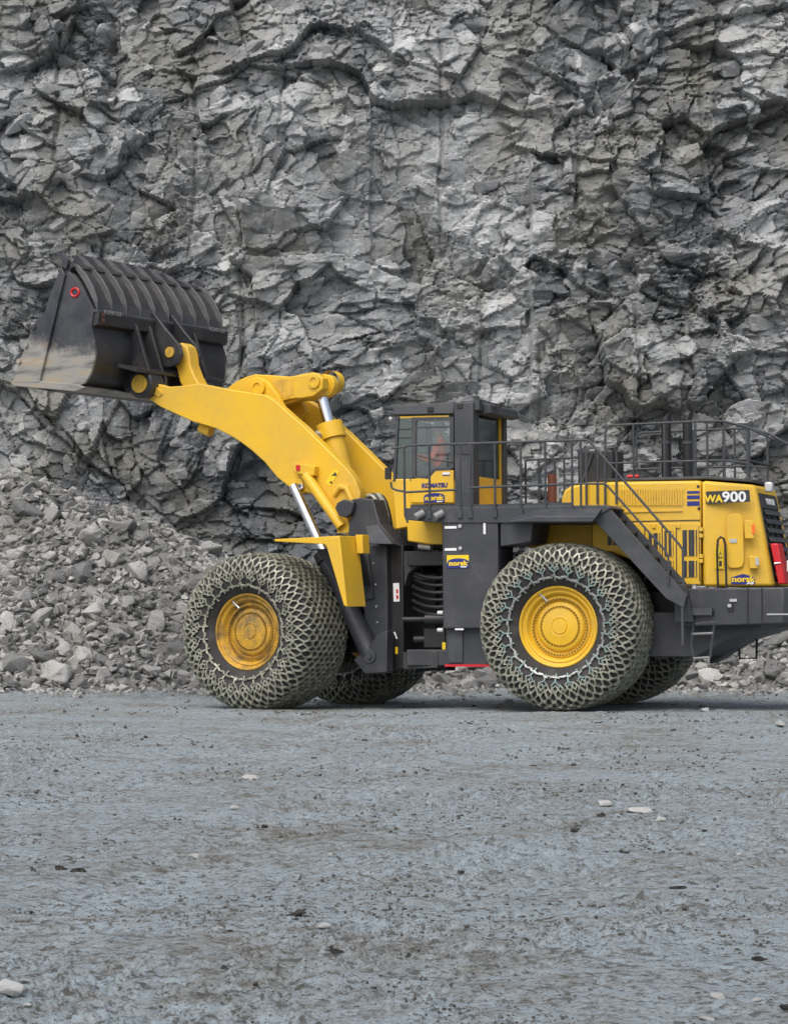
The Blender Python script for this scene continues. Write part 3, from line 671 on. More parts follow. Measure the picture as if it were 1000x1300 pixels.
def chain_mesh(seed):
    rn = random.Random(seed); net = MB(); hooks = MB(); ring = MB()
    def nrm(th, s):
        nr, ny = prof_nrm(s); return (nr * math.cos(th), ny, nr * math.sin(th))
    sA = s_of_r(1.07); NC = 88; dth = 2 * math.pi / NC
    K = 2 * int(round((S_TOT - 2 * sA) / 0.168)); ds = (S_TOT - 2 * sA) / K
    jit = lambda: rn.gauss(0, 0.008)
    P = {}
    for j in range(NC):
        for k in range(K + 1):
            sg = 1 if (k + j) % 2 == 0 else -1
            P[j, k] = ((j + 0.25 * sg) * dth + jit() * .7, sA + k * ds + jit())
    for j in range(NC):
        for k in range(K):
            a, b = P[j, k], P[j, k + 1]; m_ = ((a[0] + b[0]) / 2, (a[1] + b[1]) / 2)
            link(net, net_pt(*a), net_pt(*b), 0.027 + rn.uniform(-.005, .005), 0.055, nrm(*m_))
        for k in range(K + 1):
            if (k + j) % 2: continue
            a = P[j, k]; q = P[(j + 1) % NC, k]; qt = q[0] + (2 * math.pi if j == NC - 1 else 0)
            m_ = ((a[0] + qt) / 2, (a[1] + q[1]) / 2)
            link(net, net_pt(*a, .022), net_pt(qt, q[1], .022), 0.033, 0.05, nrm(*m_))
    def side(flip):
        T = lambda s: S_TOT - s if flip else s
        NS = 26; d2 = 2 * math.pi / NS
        r0, r1, r2, r3 = 1.08, 1.015, 0.955, 0.905
        N3 = NS * 3; d3 = 2 * math.pi / N3
        for j in range(N3):
            t0 = j * d3; a = (t0 + jit(), T(s_of_r(r1))); 
            for e in (-.5, .5): link(net, net_pt(*a), net_pt(t0 + e * d3, T(s_of_r(r0 - .01))), .022, .04, nrm(*a))
            b = (t0 + d3 / 2 * (1 if j % 3 != 2 else .6), T(s_of_r(r2) + jit()))
            link(net, net_pt(*a), net_pt(*b), .02, .036, nrm(*a))
            if j % 3 != 0:
                c_ = (t0 - d3 / 2, T(s_of_r(r2) + jit())); link(hooks, net_pt(*a), net_pt(*c_), .02, .036, nrm(*a))
        for j in range(NS):
            t0 = (j + 0.5) * d2 + jit() * 2; tip = (t0, T(s_of_r(r3) + jit()))
            for e in (-1, 1):
                q = (t0 + e * d3 * .8, T(s_of_r(r2))); link(hooks, net_pt(*tip), net_pt(*q), .02, .036, nrm(*tip))
            base = (t0 + jit() * 2, T(s_of_r(0.79) + jit() * 2)); link(hooks, net_pt(*tip), net_pt(*base, 0.02), .024, .04, nrm(*tip))
        n4 = 104
        for j in range(n4):
            t0 = 2 * math.pi * j / n4; rr = 0.835 + 0.014 * math.sin(j * math.pi / 2) + rn.gauss(0, .004)
            a = (t0, T(s_of_r(rr))); b = (t0 + 2 * math.pi / n4 * .95, T(s_of_r(rr + rn.gauss(0, .008))))
            link(ring, net_pt(*a, .03), net_pt(*b, .03), .034 if j % 2 else .018, .018 if j % 2 else .036, nrm(*a))
    side(False); side(True)
    return net, hooks, ring
RIM = [(0.66, 0.43), (0.672, 0.465), (0.655, 0.475), (0.635, 0.462), (0.62, 0.415), (0.60, 0.405), (0.575, 0.42), (0.555, 0.405), (0.53, 0.34), (0.515, 0.325),
       (0.50, 0.345), (0.475, 0.35), (0.455, 0.345), (0.445, 0.30), (0.425, 0.295), (0.405, 0.33), (0.385, 0.345), (0.345, 0.352), (0.335, 0.335),
       (0.315, 0.335), (0.305, 0.36), (0.15, 0.385), (0.13, 0.375), (0.115, 0.395), (0.0, 0.40)]
RIM = [(r, y + 0.105) for r, y in RIM]
HUB_Z = 1.37
def new_o(name, me, parent, mb=None, mat=None):
    o = bpy.data.objects.new(name, me); COL.objects.link(o); o.parent = parent
    if mb is not None: o.matrix_basis = mb
    if mat is not None:
        o.material_slots[0].link = 'OBJECT'; o.material_slots[0].material = M[mat]
    return o
_net, _hk, _rg = chain_mesh(3)
_tmp = {}
for nm, mb, mt, an in (('tyre', MB().lathe(TYRE, 72), 'rubber', 40), ('rim', MB().lathe(RIM, 64), 'yellow', 30), ('tyre_chain', _net, 'chain', None),
                       ('chain_hook', _hk, 'chain_teal', None), ('side_chain', _rg, 'chain_ring', None)):
    o = mb.build(nm, mt, angle=an); _tmp[nm] = o.data; bpy.data.objects.remove(o)
bolts = MB()
for rr, nn, y_, sz in ((0.463, 56, 0.455, 0.016), (0.325, 40, 0.442, 0.013)):
    for i in range(nn):
        t = 2 * math.pi * i / nn; bolts.lathe([(sz, -0.01), (sz, 0.025), (0.0, 0.027)], 6, (rr * math.cos(t), y_, rr * math.sin(t)))
o = bolts.build('bolt_ring', 'bolt'); _tmp['bolt_ring'] = o.data; bpy.data.objects.remove(o)
me = MB().tube([(0.20, 0.50, 0.42), (0.30, 0.52, 0.52), (0.40, 0.58, 0.68), (0.42, 0.64, 0.74)], 0.016, 6).build('valve_stem', 'lamp'); _tmp['valve_stem'] = me.data; bpy.data.objects.remove(me)
spin = {(0, 1): 0.0, (0, -1): 1.3, (1, 1): 2.05, (1, -1): 0.6}
for fi, (fr, x) in enumerate(((FF, 2.725), (RF, -2.725))):
    for sd in (1, -1):
        base = fr.m @ Matrix.Translation((x, sd * 1.555, HUB_Z)) @ (Matrix.Identity(4) if sd == 1 else Matrix.Rotation(math.pi, 4, 'Z'))
        wh = new_o('wheel', _tmp['tyre'], loader, base @ (Matrix.Rotation(spin[fi, sd], 4, 'Y') if sd == -1 else Matrix.Identity(4)))
        wh['label'] = ('front' if fi == 0 else 'rear') + ' wheel with ' + ('dirty worn' if fi == 0 else 'clean yellow') + ' rim wrapped in a steel chain net'
        new_o('rim', _tmp['rim'], wh, None, 'rim_dirty' if fi == 0 else None)
        new_o('bolt_ring', _tmp['bolt_ring'], wh)['kind'] = 'stuff'
        new_o('valve_stem', _tmp['valve_stem'], wh)
        a = new_o('tyre_chain', _tmp['tyre_chain'], wh); a['kind'] = 'stuff'
        a = new_o('chain_hooks', _tmp['chain_hook'], wh, None, 'chain' if fi == 0 else None); a['kind'] = 'stuff'
        a = new_o('side_chain', _tmp['side_chain'], wh, None, 'chain' if fi == 0 else None); a['kind'] = 'stuff'
for fr, x in ((FF, 2.725), (RF, -2.725)):
    ax = MB().tube([(x, -1.5, HUB_Z), (x, 1.5, HUB_Z)], 0.24, 20); ax.lathe([(0.28, -0.45), (0.42, -0.25), (0.45, 0), (0.42, 0.25), (0.28, 0.45)], 24, (x, 0, HUB_Z))
    part(ax, 'axle', 'black', fr, bev=0)

# ------------------------------------------------------------------ rear half: chassis, counterweight, hood
part(MB().box(-4.6, -0.35, -0.72, 0.72, 0.85, 1.95), 'rear_frame', 'black', RF, bev=.02)
part(MB().prism([(-3.95, 0.86), (-4.82, 0.86), (-5.3, 1.12), (-5.9, 1.30), (-5.9, 1.60), (-3.95, 1.60)], -1.25, 1.25), 'rear_belly', 'dark', RF, bev=.02)
cw = part(MB().loft([(-4.70, -1.62, 1.36), (-4.70, 1.62, 1.36), (-6.35, 1.62, 1.40), (-6.95, 1.0, 1.46), (-6.95, -1.0, 1.46), (-6.35, -1.62, 1.40)],
                    [(-4.70, -1.62, 1.985), (-4.70, 1.62, 1.985), (-6.35, 1.62, 1.985), (-6.95, 1.0, 1.985), (-6.95, -1.0, 1.985), (-6.35, -1.62, 1.985)]), 'counterweight', 'dark', RF, bev=.025)
for px in (949, 967): x = R(px, 770, 1.62)[0]; MB().box(x - .012, x + .012, 1.60, 1.632, 1.40, 1.98).build('seam_strip', 'black', cw)
x0, z0 = R(880, 772, 1.62); x1, z1 = R(905, 781, 1.62)
MB().prism([(x0, z0), (x0, z1), (x1, z1), (x1, z0)], 1.61, 1.70).build('step_ledge', 'deckdark', cw)
x, z = R(927, 771, 1.62); MB().box(x - .05, x + .05, 1.61, 1.64, z - .06, z + .05).build('step_hole', 'black', cw); MB().box(x - .02, x + .04, 1.64, 1.655, z + .0, z + .05).build('reflector', 'lamp', cw)
x, z = R(931, 762, 1.62); MB().box(x - .06, x + .06, 1.61, 1.65, z - .025, z + .02).build('marker_lamp', 'lamp', cw)
x, z = R(868, 752, 1.62); MB().box(x - .03, x + .03, 1.62, 1.67, z - .06, z + .05).build('marker_lamp', 'white', cw)
x, z = R(985, 780, 1.62); MB().box(x - .25, x + .15, 1.62, 1.635, z - .012, z + .012).build('seam_strip', 'lamp', cw)
# hanging step ladder under the counterweight
ld = MB()
a0, a1, b0, b1 = R3(880, 792, 1.6), R3(877, 818, 1.6), R3(907, 789, 1.6), R3(903, 817, 1.6)
c0, c1 = R3(880, 836, 1.6), R3(901, 835, 1.6)
hl = part(MB().tube([a0, a1, c0], 0.02, 6).tube([b0, b1, c1], 0.02, 6), 'hanging_ladder', 'deckdark', RF, bev=0)
for p, q in ((a0, b0), (R3(878, 805, 1.6), R3(905, 804, 1.6)), (c0, c1)): MB().tube([p, q], 0.022, 6).build('rung', 'rungs', hl)
# sloping guard on the far side of the belly, seen past the ladder
g0, g1 = R3(906, 838, -0.9), R3(972, 798, -0.9)
gd = part(MB().hexa([(g0[0], -1.2, g0[2] - .06), (g1[0], -1.2, g1[2] - .06), (g1[0], -.6, g1[2] - .06), (g0[0], -.6, g0[2] - .06), (g0[0], -1.2, g0[2] + .05), (g1[0], -1.2, g1[2] + .07), (g1[0], -.6, g1[2] + .07), (g0[0], -.6, g0[2] + .05)]), 'sloping_guard', 'dark', RF)
MB().tube([R3(937, 815, -.9), R3(939, 836, -.9), R3(960, 836, -.9), R3(961, 806, -.9)], 0.022, 6).build('step_loop', 'black', gd)

HY = 1.25
def hp(*pts, y=HY): return [R(px, py, y) for px, py in pts]
hood = part(MB().prism(hp((712, 633), (716, 622), (724, 617), (746, 612), (889, 610), (889, 745), (758, 694), (752, 664), (712, 664)), -HY, HY), 'hood', 'yellow', RF, bev=.045)
low = part(MB().prism(hp((752, 664), (889, 664), (889, 742), (836, 742), (800, 700), (752, 700)), HY - .10, HY + .004), 'door_panel', 'yellow', RF, bev=.01)
# rear cowl: sides turn inwards to the grille
xs, zt = R(890, 610, HY); xe = -5.80
zb = R(890, 745, HY)[1]
RY_ = 0.80
cowl = part(MB().loft([(xs - .003, -HY, zb), (xs - .003, HY, zb), (-6.04, RY_ + .12, zb), (-6.04, -RY_ - .12, zb)], [(xs - .003, -HY, zt), (xs - .003, HY, zt), (-5.72, RY_, zt - .07), (-5.72, -RY_, zt - .07)]), 'rear_cowl', 'yellow', RF, bev=.05)
def cow(px, py):                      # pixel -> point on the tilted left side of the cowl
    d = RF.R.T @ pix_ray(px, py); o_ = RF.R.T @ (C_O - RF.o)
    A, B_, C_ = np.array([xs, HY, zb]), np.array([-6.04, RY_ + .12, zb]), np.array([xs, HY, zt]); n_ = np.cross(B_ - A, C_ - A); n_ /= np.linalg.norm(n_)
    if n_[1] < 0: n_ = -n_
    return o_ + d * (((A - o_) @ n_) / (d @ n_)), n_
_, COWN = cow(930, 690)
def cow_plate(px, name, mat, t0=0.004, t1=0.010, parent=None, bev=0):
    P_ = [cow(*q)[0] for q in px]
    return MB().loft([p + COWN * t0 for p in P_], [p + COWN * t1 for p in P_]).build(name, mat, parent or cowl, None, bev)
_cr = np.array([-6.04 - xs, RY_ + .12 - HY, 0]); _cr /= np.linalg.norm(_cr); _cu = np.cross(COWN, _cr)
COWROT = Matrix((( _cr[0], _cu[0], COWN[0]), (_cr[1], _cu[1], COWN[1]), (_cr[2], _cu[2], COWN[2])))
np_ = cow_plate([(896, 624), (951, 622), (952, 637), (896, 640)], 'name_plate', 'plate')
text(np_, 'lettering', 'WA', 0.165, tuple(cow(905.5, 633.5)[0] + COWN * .014), 'yprint', 0.006, COWROT)
text(np_, 'lettering', '900', 0.235, tuple(cow(931.5, 631.3)[0] + COWN * .014), 'white', 0.006, COWROT, 1.12)
rim_d = [(922, 660), (925, 654), (930, 652), (938, 652), (942, 656), (943, 664), (944, 712), (942, 719), (937, 721), (926, 721), (923, 717)]
acc = cow_plate(rim_d, 'access_door', 'yellow', 0.002, 0.022, None, .006)
cow_plate([(926, 684), (935, 684), (935, 689), (926, 689)], 'latch', 'lamp', .022, .034, acc)
lb = cow_plate([(944, 661), (956, 661), (957, 684), (945, 684)], 'lamp_housing', 'yellow', .0, .10, None, .01); cow_plate([(953.5, 666), (957.5, 666), (958, 678), (954, 678)], 'lamp_lens', 'orange', .10, .112, lb)
lb = cow_plate([(950, 706), (961, 706), (962, 722), (951, 722)], 'lamp_housing', 'yellow', .0, .10, None, .01); cow_plate([(958, 708), (962, 708), (962.5, 718), (958.5, 718)], 'lamp_lens', 'lamp', .10, .112, lb)
_dp = [cow(*q)[0] for q in ((928, 742), (958, 742), (958, 733), (943, 728.5), (928, 733))]
dcl = MB().loft([p + COWN * .003 for p in _dp], [p + COWN * .008 for p in _dp]).build('decal', 'blue', cowl)
text(dcl, 'lettering', 'norsk', 0.13, tuple(cow(943, 735.5)[0] + COWN * .011), 'yprint', .005, COWROT, 1.25)
text(dcl, 'lettering', 'AS', 0.05, tuple(cow(952, 740.5)[0] + COWN * .011), 'white', .003, COWROT, 2.0)
wn = cow_plate([(907, 693), (918, 693), (918, 722), (907, 722)], 'warning_sticker', 'yprint', .002, .005)
cow_plate([(910, 709), (914.5, 700), (917, 709)], 'warning_sign', 'plate', .006, .008, wn); cow_plate([(911.5, 707.5), (914.4, 702.5), (916, 707.5)], 'warning_sign', 'yprint', .0085, .0095, wn)
cow_plate([(912.5, 712), (916, 712), (916, 719), (912.5, 719)], 'warning_sign', 'plate', .006, .008, wn)
hb = [cow(910, 775)[0] + COWN * .09]
gb = [cow(px, py)[0] + COWN * .10 for px, py in ((911, 757), (909.5, 700), (910.5, 686), (914, 682), (918, 684), (920, 692), (921.5, 745))]
gb = [np.array([gb[0][0], 1.68, R(911, 778, 1.62)[1]])] + gb + [np.array([gb[-1][0], gb[-1][1] + .03, R(922, 757, 1.62)[1]])]
part(MB().tube([tuple(p) for p in gb], 0.019, 8), 'grab_handle', 'black', RF, bev=0)
# three blue stripes, lifting eyes, seams on the hood side
for py0, py1 in ((623.5, 626.5), (629, 633.5), (636.5, 642)):
    x0, z1 = R(872, py0, HY); x1, z0 = R(888, py1, HY); MB().box(x1, x0, HY + .002, HY + .006, z0, z1).build('stripe', 'blue', hood)
for px, py in ((886, 617.5), (887, 645.5)): x, z = R(px, py, HY); MB().box(x - .022, x + .022, HY, HY + .008, z - .022, z + .022).build('bolt', 'black', hood)
x0, z0 = R(752, 663, HY); x1 = R(889, 663, HY)[0]; MB().box(x1, x0, HY + .004, HY + .008, z0 - .008, z0 + .008).build('seam', 'plate', hood)
# upper grille of vertical ribs
for i in range(24):
    px = 788 + i * 3.35; xa, za = R(px, 622, HY); zb_ = R(px, 642, HY)[1]
    MB().box(xa - .012, xa + .012, HY, HY + .022, zb_, za).build('louver', 'yellow', hood)
x0, z0 = R(785, 642.5, HY); x1, z1 = R(869, 619.5, HY); MB().box(x1, x0, HY + .001, HY + .004, z0, z1).build('louver_backing', 'yellow_worn', hood)
x0, z0 = R(786, 650, HY); x1 = R(866, 649, HY)[0]; MB().box(x1, x0, HY, HY + .02, z0 - .012, z0 + .012).build('ledge', 'yellow', hood)
# louvered doors
for (pa, pb, pc, pd) in ((823, 677, 838, 706), (843, 674, 855, 706), (866, 673, 885, 706), (823, 712, 838, 733), (843, 712, 855, 733), (866, 712, 885, 733), (771, 676, 800, 692)):
    x0, z1 = R(pa, pb, HY); x1, z0 = R(pc, pd, HY)
    fr_ = MB().box(x1, x0, HY + .003, HY + .006, z0, z1).build('vent', 'plate', low)
    nb_ = max(4, int((x0 - x1) / .055))
    for i in range(nb_):
        xx = x0 + (x1 - x0) * (i + .5) / nb_; MB().box(xx - .014, xx + .014, HY + .006, HY + .018, z0, z1).build('louver', 'yellow_worn' if i % 2 else 'deckdark', low)
for px in (819, 841, 859, 888): x, z0 = R(px, 738, HY); z1 = R(px, 668, HY)[1]; MB().box(x - .008, x + .008, HY + .004, HY + .010, z0, z1).build('seam', 'plate', low)
for px, py in ((830, 668), (861, 668), (890, 672), (890, 680), (890, 706), (890, 712)): x, z = R(px, py, HY); MB().box(x - .03, x + .03, HY + .004, HY + .03, z - .03, z + .03).build('hinge', 'yellow', low)
# tank wall in the shade above the rear tyre
tk = part(MB().prism(hp((560, 664), (752, 664), (752, 720), (700, 700), (640, 690), (560, 690), y=.98), -.98, .98), 'side_tank', 'yellow', RF)
# grille at the very back
gz0, gz1 = R(968, 742, .9)[1] + .05, 3.56
def gx(z): return -5.72 - (zt - .07 - z) / (zt - .07 - zb) * .32
gr = part(MB().hexa([(gx(gz0) + .05, -.72, gz0), (gx(gz0) - .012, -.72, gz0), (gx(gz0) - .012, .78, gz0), (gx(gz0) + .05, .78, gz0), (gx(gz1) + .05, -.58, gz1), (gx(gz1) - .012, -.58, gz1), (gx(gz1) - .012, .66, gz1), (gx(gz1) + .05, .66, gz1)]), 'grille', 'black', RF, bev=0)
for i in range(8):
    z = gz0 + .10 + (gz1 - gz0 - .42) * i / 7; xx = gx(z); hw = .70 - .13 * i / 7
    MB().hexa([(xx - .05, -hw, z - .035), (xx - .014, -hw, z + .035), (xx - .014, hw, z + .035), (xx - .05, hw, z - .035), (xx - .062, -hw, z - .03), (xx - .03, -hw, z + .045), (xx - .03, hw, z + .045), (xx - .062, hw, z - .03)]).build('slat', 'deckdark', gr)
for s in (-1, 0, 1): MB().hexa([(gx(gz0) - .012, s * .45 - .02, gz0), (gx(gz0) - .04, s * .45 - .02, gz0), (gx(gz0) - .04, s * .45 + .02, gz0), (gx(gz0) - .012, s * .45 + .02, gz0), (gx(gz1 - .3) - .012, s * .4 - .02, gz1 - .3), (gx(gz1 - .3) - .04, s * .4 - .02, gz1 - .3), (gx(gz1 - .3) - .04, s * .4 + .02, gz1 - .3), (gx(gz1 - .3) - .012, s * .4 + .02, gz1 - .3)]).build('upright', 'black', gr)
zz0, zz1 = gz1 - .24, gz1 - .02
hdr = MB().hexa([(gx(zz0) - .014, -.58, zz0), (gx(zz0) - .03, -.58, zz0), (gx(zz0) - .03, .64, zz0), (gx(zz0) - .014, .64, zz0), (gx(zz1) - .014, -.56, zz1), (gx(zz1) - .03, -.56, zz1), (gx(zz1) - .03, .63, zz1), (gx(zz1) - .014, .63, zz1)]).build('name_plate', 'plate', gr)
GROT = Matrix(((0, 0.2, -1), (-1, 0, 0), (0, 1, 0.2))).normalized()
text(hdr, 'lettering', 'KOMATSU', 0.13, (gx((zz0 + zz1) / 2) - .034, 0, (zz0 + zz1) / 2), 'white', .006, GROT)
bzt, bzb = R(976, 690, .80)[1], R(978, 741, .80)[1]; bxr = gx(bzb) - .06; bxt = gx(bzt) - .06
rb_ = part(MB().hexa([(bxr, .42, bzb), (bxr - .13, .42, bzb), (bxr - .13, .80, bzb - .01), (bxr, .80, bzb - .01), (bxt, .42, bzt), (bxt - .13, .42, bzt), (bxt - .13, .80, bzt), (bxt, .80, bzt)]), 'extinguisher_box', 'red', RF, bev=.02)
MB().box(bxr - .135, bxr - .11, .54, .62, bzb + .2, bzb + .38).build('sticker', 'white', rb_)
z = (bzt + bzb) / 2; x = gx(z) - .12; MB().tube([(x + .05, .815, z), (x - .05, .815, z + .01)], .012, 6).build('latch', 'lamp', rb_)

x, z = R(976, 618, .55); part(MB().box(x - .07, x + .07, .47, .62, z - .09, z + .08), 'work_lamp', 'lamp', RF, bev=.03)

# top deck of the hood with its railing, exhausts, air cleaner
ht = R(800, 611, HY)[1] + .012
td = part(MB().loft([(-3.15, -1.05, ht), (-3.15, 1.12, ht), (-5.0, 1.12, ht), (-5.68, .72, ht - .05), (-5.68, -.72, ht - .05), (-5.0, -1.05, ht)], [(-3.15, -1.05, ht + .05), (-3.15, 1.12, ht + .05), (-5.0, 1.12, ht + .05), (-5.68, .72, ht + .0), (-5.68, -.72, ht + .0), (-5.0, -1.05, ht + .05)]), 'top_deck', 'deckdark', RF)
def railing(name, tops, posts, mids, r=.021, foot=None):
    h_ = part(MB().tube(tops, r, 8), name, 'deckdark', RF, bev=0)
    for m_ in mids: MB().tube(m_, r * .9, 8).build('rail', 'deckdark', h_)
    for a, b in posts:
        MB().tube([a, b], r, 8).build('post', 'deckdark', h_)
        if foot: MB().box(b[0] - .035, b[0] + .035, b[1] - .03, b[1] + .03, b[2] - .06, b[2] + .07).build('foot', 'deckdark', h_)
    return h_
zt2 = R(830, 538, 1.0)[1]; zm2 = R(830, 586.5, 1.0)[1]
for yy in (1.0, -0.95):
    xA = R(768, 550, 1.0)[0]
    top = [(xA, yy, ht + .05), (xA, yy, zt2 - .12), (xA - .03, yy, zt2 - .04), (xA - .10, yy, zt2), (-4.9, yy, zt2 + .02), (-5.25, yy * .93, zt2 + .01), (-5.62, yy * .78, zt2 - .10), (-6.0, yy * .55, zt2 - .30)]
    ps = [((x, yy * s, zt2 - d), (x, yy * s, ht + .03)) for x, s, d in ((-3.72, 1, 0), (-4.25, 1, 0), (-4.78, 1, 0), (-4.98, 1, 0), (-5.25, .93, .0), (-5.60, .78, .09))]
    railing('hood_railing', top, ps, [[(xA, yy, zm2), (-4.9, yy, zm2), (-5.25, yy * .93, zm2), (-5.6, yy * .78, zm2 - .05)]], .02)
part(MB().tube([(-5.68, .5, zt2 - .14), (-5.68, -.5, zt2 - .14)], .02, 8).tube([(-5.62, .74, zm2), (-5.62, -.74, zm2)], .018, 8), 'rear_rail', 'deckdark', RF, bev=0)
for px in (845.5, 872.5):
    x, z = R(px, 560, .3); zt_ = R(px, 532, .3)[1]; zb_ = R(px, 607, .3)[1]
    ex = MB(); n = 20; ra = .082
    b_ = [(x + ra * math.cos(t), .3 + ra * math.sin(t), zb_ - .1) for t in np.linspace(0, 2 * math.pi, n, endpoint=False)]
    c_ = [(x + ra * math.cos(t), .3 + ra * math.sin(t), zt_) for t in np.linspace(0, 2 * math.pi, n, endpoint=False)]
    e_ = [(x - .05 + ra * math.cos(t) * .9, .3 + ra * math.sin(t) * .9, zt_ + .09 - .09 * math.cos(t)) for t in np.linspace(0, 2 * math.pi, n, endpoint=False)]
    ex.loft(b_, c_)
    st = part(ex, 'exhaust_stack', 'black', RF, bev=0)
    MB().loft(c_, e_).build('exhaust_tip', 'black', st)
    MB().lathe([(ra + .012, -.02), (ra + .012, .02)], 20).v
    cl_ = MB(); cl_.tube([(x, .3, R(px, 564, .3)[1]), (x, .3, R(px, 560, .3)[1])], ra + .012, 20); cl_.build('clamp', 'deckdark', st)
ac0, az1 = R(736, 573, .2); ac1, az0 = R(781, 618, .2)
ac = part(MB().box(ac1, ac0, -.35, .35, az0 - .1, az1), 'air_cleaner', 'black', RF, bev=.03)
MB().tube([(ac0 - .05, .37, az0), (ac0 - .28, .37, az1 - .05)], .02, 6).build('brace', 'deckdark', ac)
x, z = R(701, 630, -.9); zt_ = R(701, 602, -.9)[1]
cn = part(MB().tube([(x, -.9, z - .1), (x, -.9, zt_)], .085, 16), 'canister', 'amber', RF, bev=0); MB().tube([(x - .1, -.9, z - .1), (x - .1, -.9, zt_ + .1)], .02, 6).build('bracket', 'lamp', cn)
x, z = R(805, 605, .2); part(MB().tube([(x + .12, .2, z), (x - .08, .2, z)], .035, 12), 'filler_cap', 'red', RF, bev=0)

# ------------------------------------------------------------------ side deck, stairs, railings
DY = 2.08
zdk = R(640, 648, DY)[1]
deck = part(MB().prism([R(514, 645, DY), R(514, 660, DY), R(560, 664, DY), R(745, 664, DY), R(775, 645, DY), R(768, 641, DY)], .98, DY), 'side_deck', 'deckdark', RF, bev=.012)
MB().prism([(R(520, 640, DY)[0], zdk + .11), (R(726, 636, DY)[0], zdk + .11), (R(726, 636, DY)[0], zdk + .02), (R(520, 640, DY)[0], zdk + .02)], DY - .05, DY - .03).build('toe_board', 'deckdark', deck)
fd = [R(648, 659, 2.1), R(754, 659, 2.1), R(762, 650, 2.1), R(754, 645, 2.1), R(680, 646, 2.1)]
f2 = MB(); a_ = [(x, DY + .004, z) for x, z in (R(648, 657, 2.1), R(758, 657, 2.1), R(764, 645, 2.1), R(684, 646, 2.1))]; b_ = [(x, DY + .26, z - .08) for x, z in (R(652, 657, 2.1), R(757, 657, 2.1), R(762, 650, 2.1), R(686, 650, 2.1))]
f2.loft(a_, b_); MBf = f2.build('wheel_arch', 'deckdark', deck, None, .01)
for px in (533.5, 558):
    c = R3(px, 654, DY); MB().tube([(c[0] - .06, DY + .02, c[2] + .04), (c[0] + .05, DY + .12, c[2] - .04)], .062, 14).build('work_lamp', 'rungs', deck)
# yellow cab supports under the front of the deck
cb = part(MB().prism([R(497, 608, 1.0), R(520, 608, 1.0), R(522, 668, 1.0), R(502, 672, 1.0), R(500, 640, 1.0)], -.6, 1.0), 'cab_support', 'yellow', RF, bev=.02)
part(MB().prism([R(516, 660, 1.2), R(562, 660, 1.2), R(562, 691, 1.2), R(545, 691, 1.2), R(517, 687, 1.2)], .4, 1.2), 'cab_base', 'yellow', RF, bev=.02)
# tall hydraulic tank in front of the rear wheel
x0, z1 = R(561, 661, DY - .02); x1, z0 = R(633, 798, DY - .02)
tank = part(MB().box(x1, x0, 1.25, DY - .02, z0, z1), 'hydraulic_tank', 'dark', RF, bev=.02)
bx0 = R(567, 845, 1.9)[0]; bx1, bz = R(626, 845, 1.9)
lo = MB().box(bx1, bx0, 1.05, 1.92, bz + .02, z0 - .002).build('lower_box', 'dark', tank)
MB().box(bx1 - .02, bx0 + .02, 1.0, 1.95, bz - .02, bz + .018).build('red_strip', 'red', tank)
MB().box(R(570, 800, 1.9)[0] - .25, R(570, 800, 1.9)[0], 1.92, 1.95, bz + .05, z0 - .02).build('panel', 'deckdark', tank)
xb, zb2 = R(673, 662, DY); sb = MB().prism([R(634, 661, DY), R(676, 661, DY), R(673, 688, DY), R(634, 694, DY)], 1.15, DY - .03).build('side_box', 'dark', tank, None, .015)
for (pa, pb, pc, pd) in ((564, 668, 579, 671), (564, 696, 579, 699), (577, 798, 588, 800)):
    a, b = R(pa, pb, DY), R(pc, pd, DY); MB().box(b[0], a[0], DY - .018, DY - .010, b[1], a[1]).build('label_plate', 'white', tank)
a, b = R(613, 664, DY), R(616, 678, DY); MB().box(b[0], a[0], DY - .018, DY - .010, b[1], a[1]).build('label_plate', 'white', tank)
for px, py in ((583.5, 668), (584, 696)): c = R3(px, py, DY); MB().tube([(c[0], DY - .02, c[2]), (c[0], DY + .005, c[2])], .032, 10).build('plug', 'lamp', tank)
a, b = R(567, 705, DY - .014), R(595, 721, DY - .014); MB().box(b[0], a[0], DY - .018, DY - .012, b[1] + .08, a[1]).build('decal', 'yprint', tank)
decal(tank, 568, 709, 595, 721, DY - .015)
# stairs
STY = 2.02
s0, s1 = (768, 648), (868, 766)
st = MB()
so_ = [R(754, 660, STY), R(772, 643, STY), R(872, 756, STY), R(868, 772, STY), R(846, 760, STY)]
stair = part(st.prism(so_, STY - .04, STY + .03), 'stairs', 'deckdark', RF, bev=.008)
MB().prism([(x, z) for x, z in so_], 1.33, 1.38).build('stringer', 'deckdark', stair)
for i in range(7):
    t = (i + .55) / 7; px, py = 764 + (864 - 764) * t, 650 + (764 - 650) * t; x, z = R(px, py, STY)
    MB().box(x - .13, x + .13, 1.38, STY - .04, z - .02, z + .02).build('tread', 'deckdark', stair)
x, z = R(866, 770, STY); MB().box(x - .02, x + .02, STY - .02, STY + .02, z - .62, z).build('stair_foot', 'deckdark', stair)
part(MB().prism([R(855, 742, 1.75), R(869, 742, 1.75), R(880, 790, 1.75), R(855, 790, 1.75)], 1.3, 1.72), 'landing_box', 'dark', RF)
zr = R(660, 561, DY)[1]; zm = R(660, 617.5, DY)[1]; zf = zdk - .05
xf = R(517, 568, DY)[0]; xr = R(747, 558, DY)[0]
pL = [((R(px, 600, DY)[0], DY, zr), (R(px, 600, DY)[0], DY, zf)) for px in (545, 584, 597, 628, 661, 692, 726, 737)]
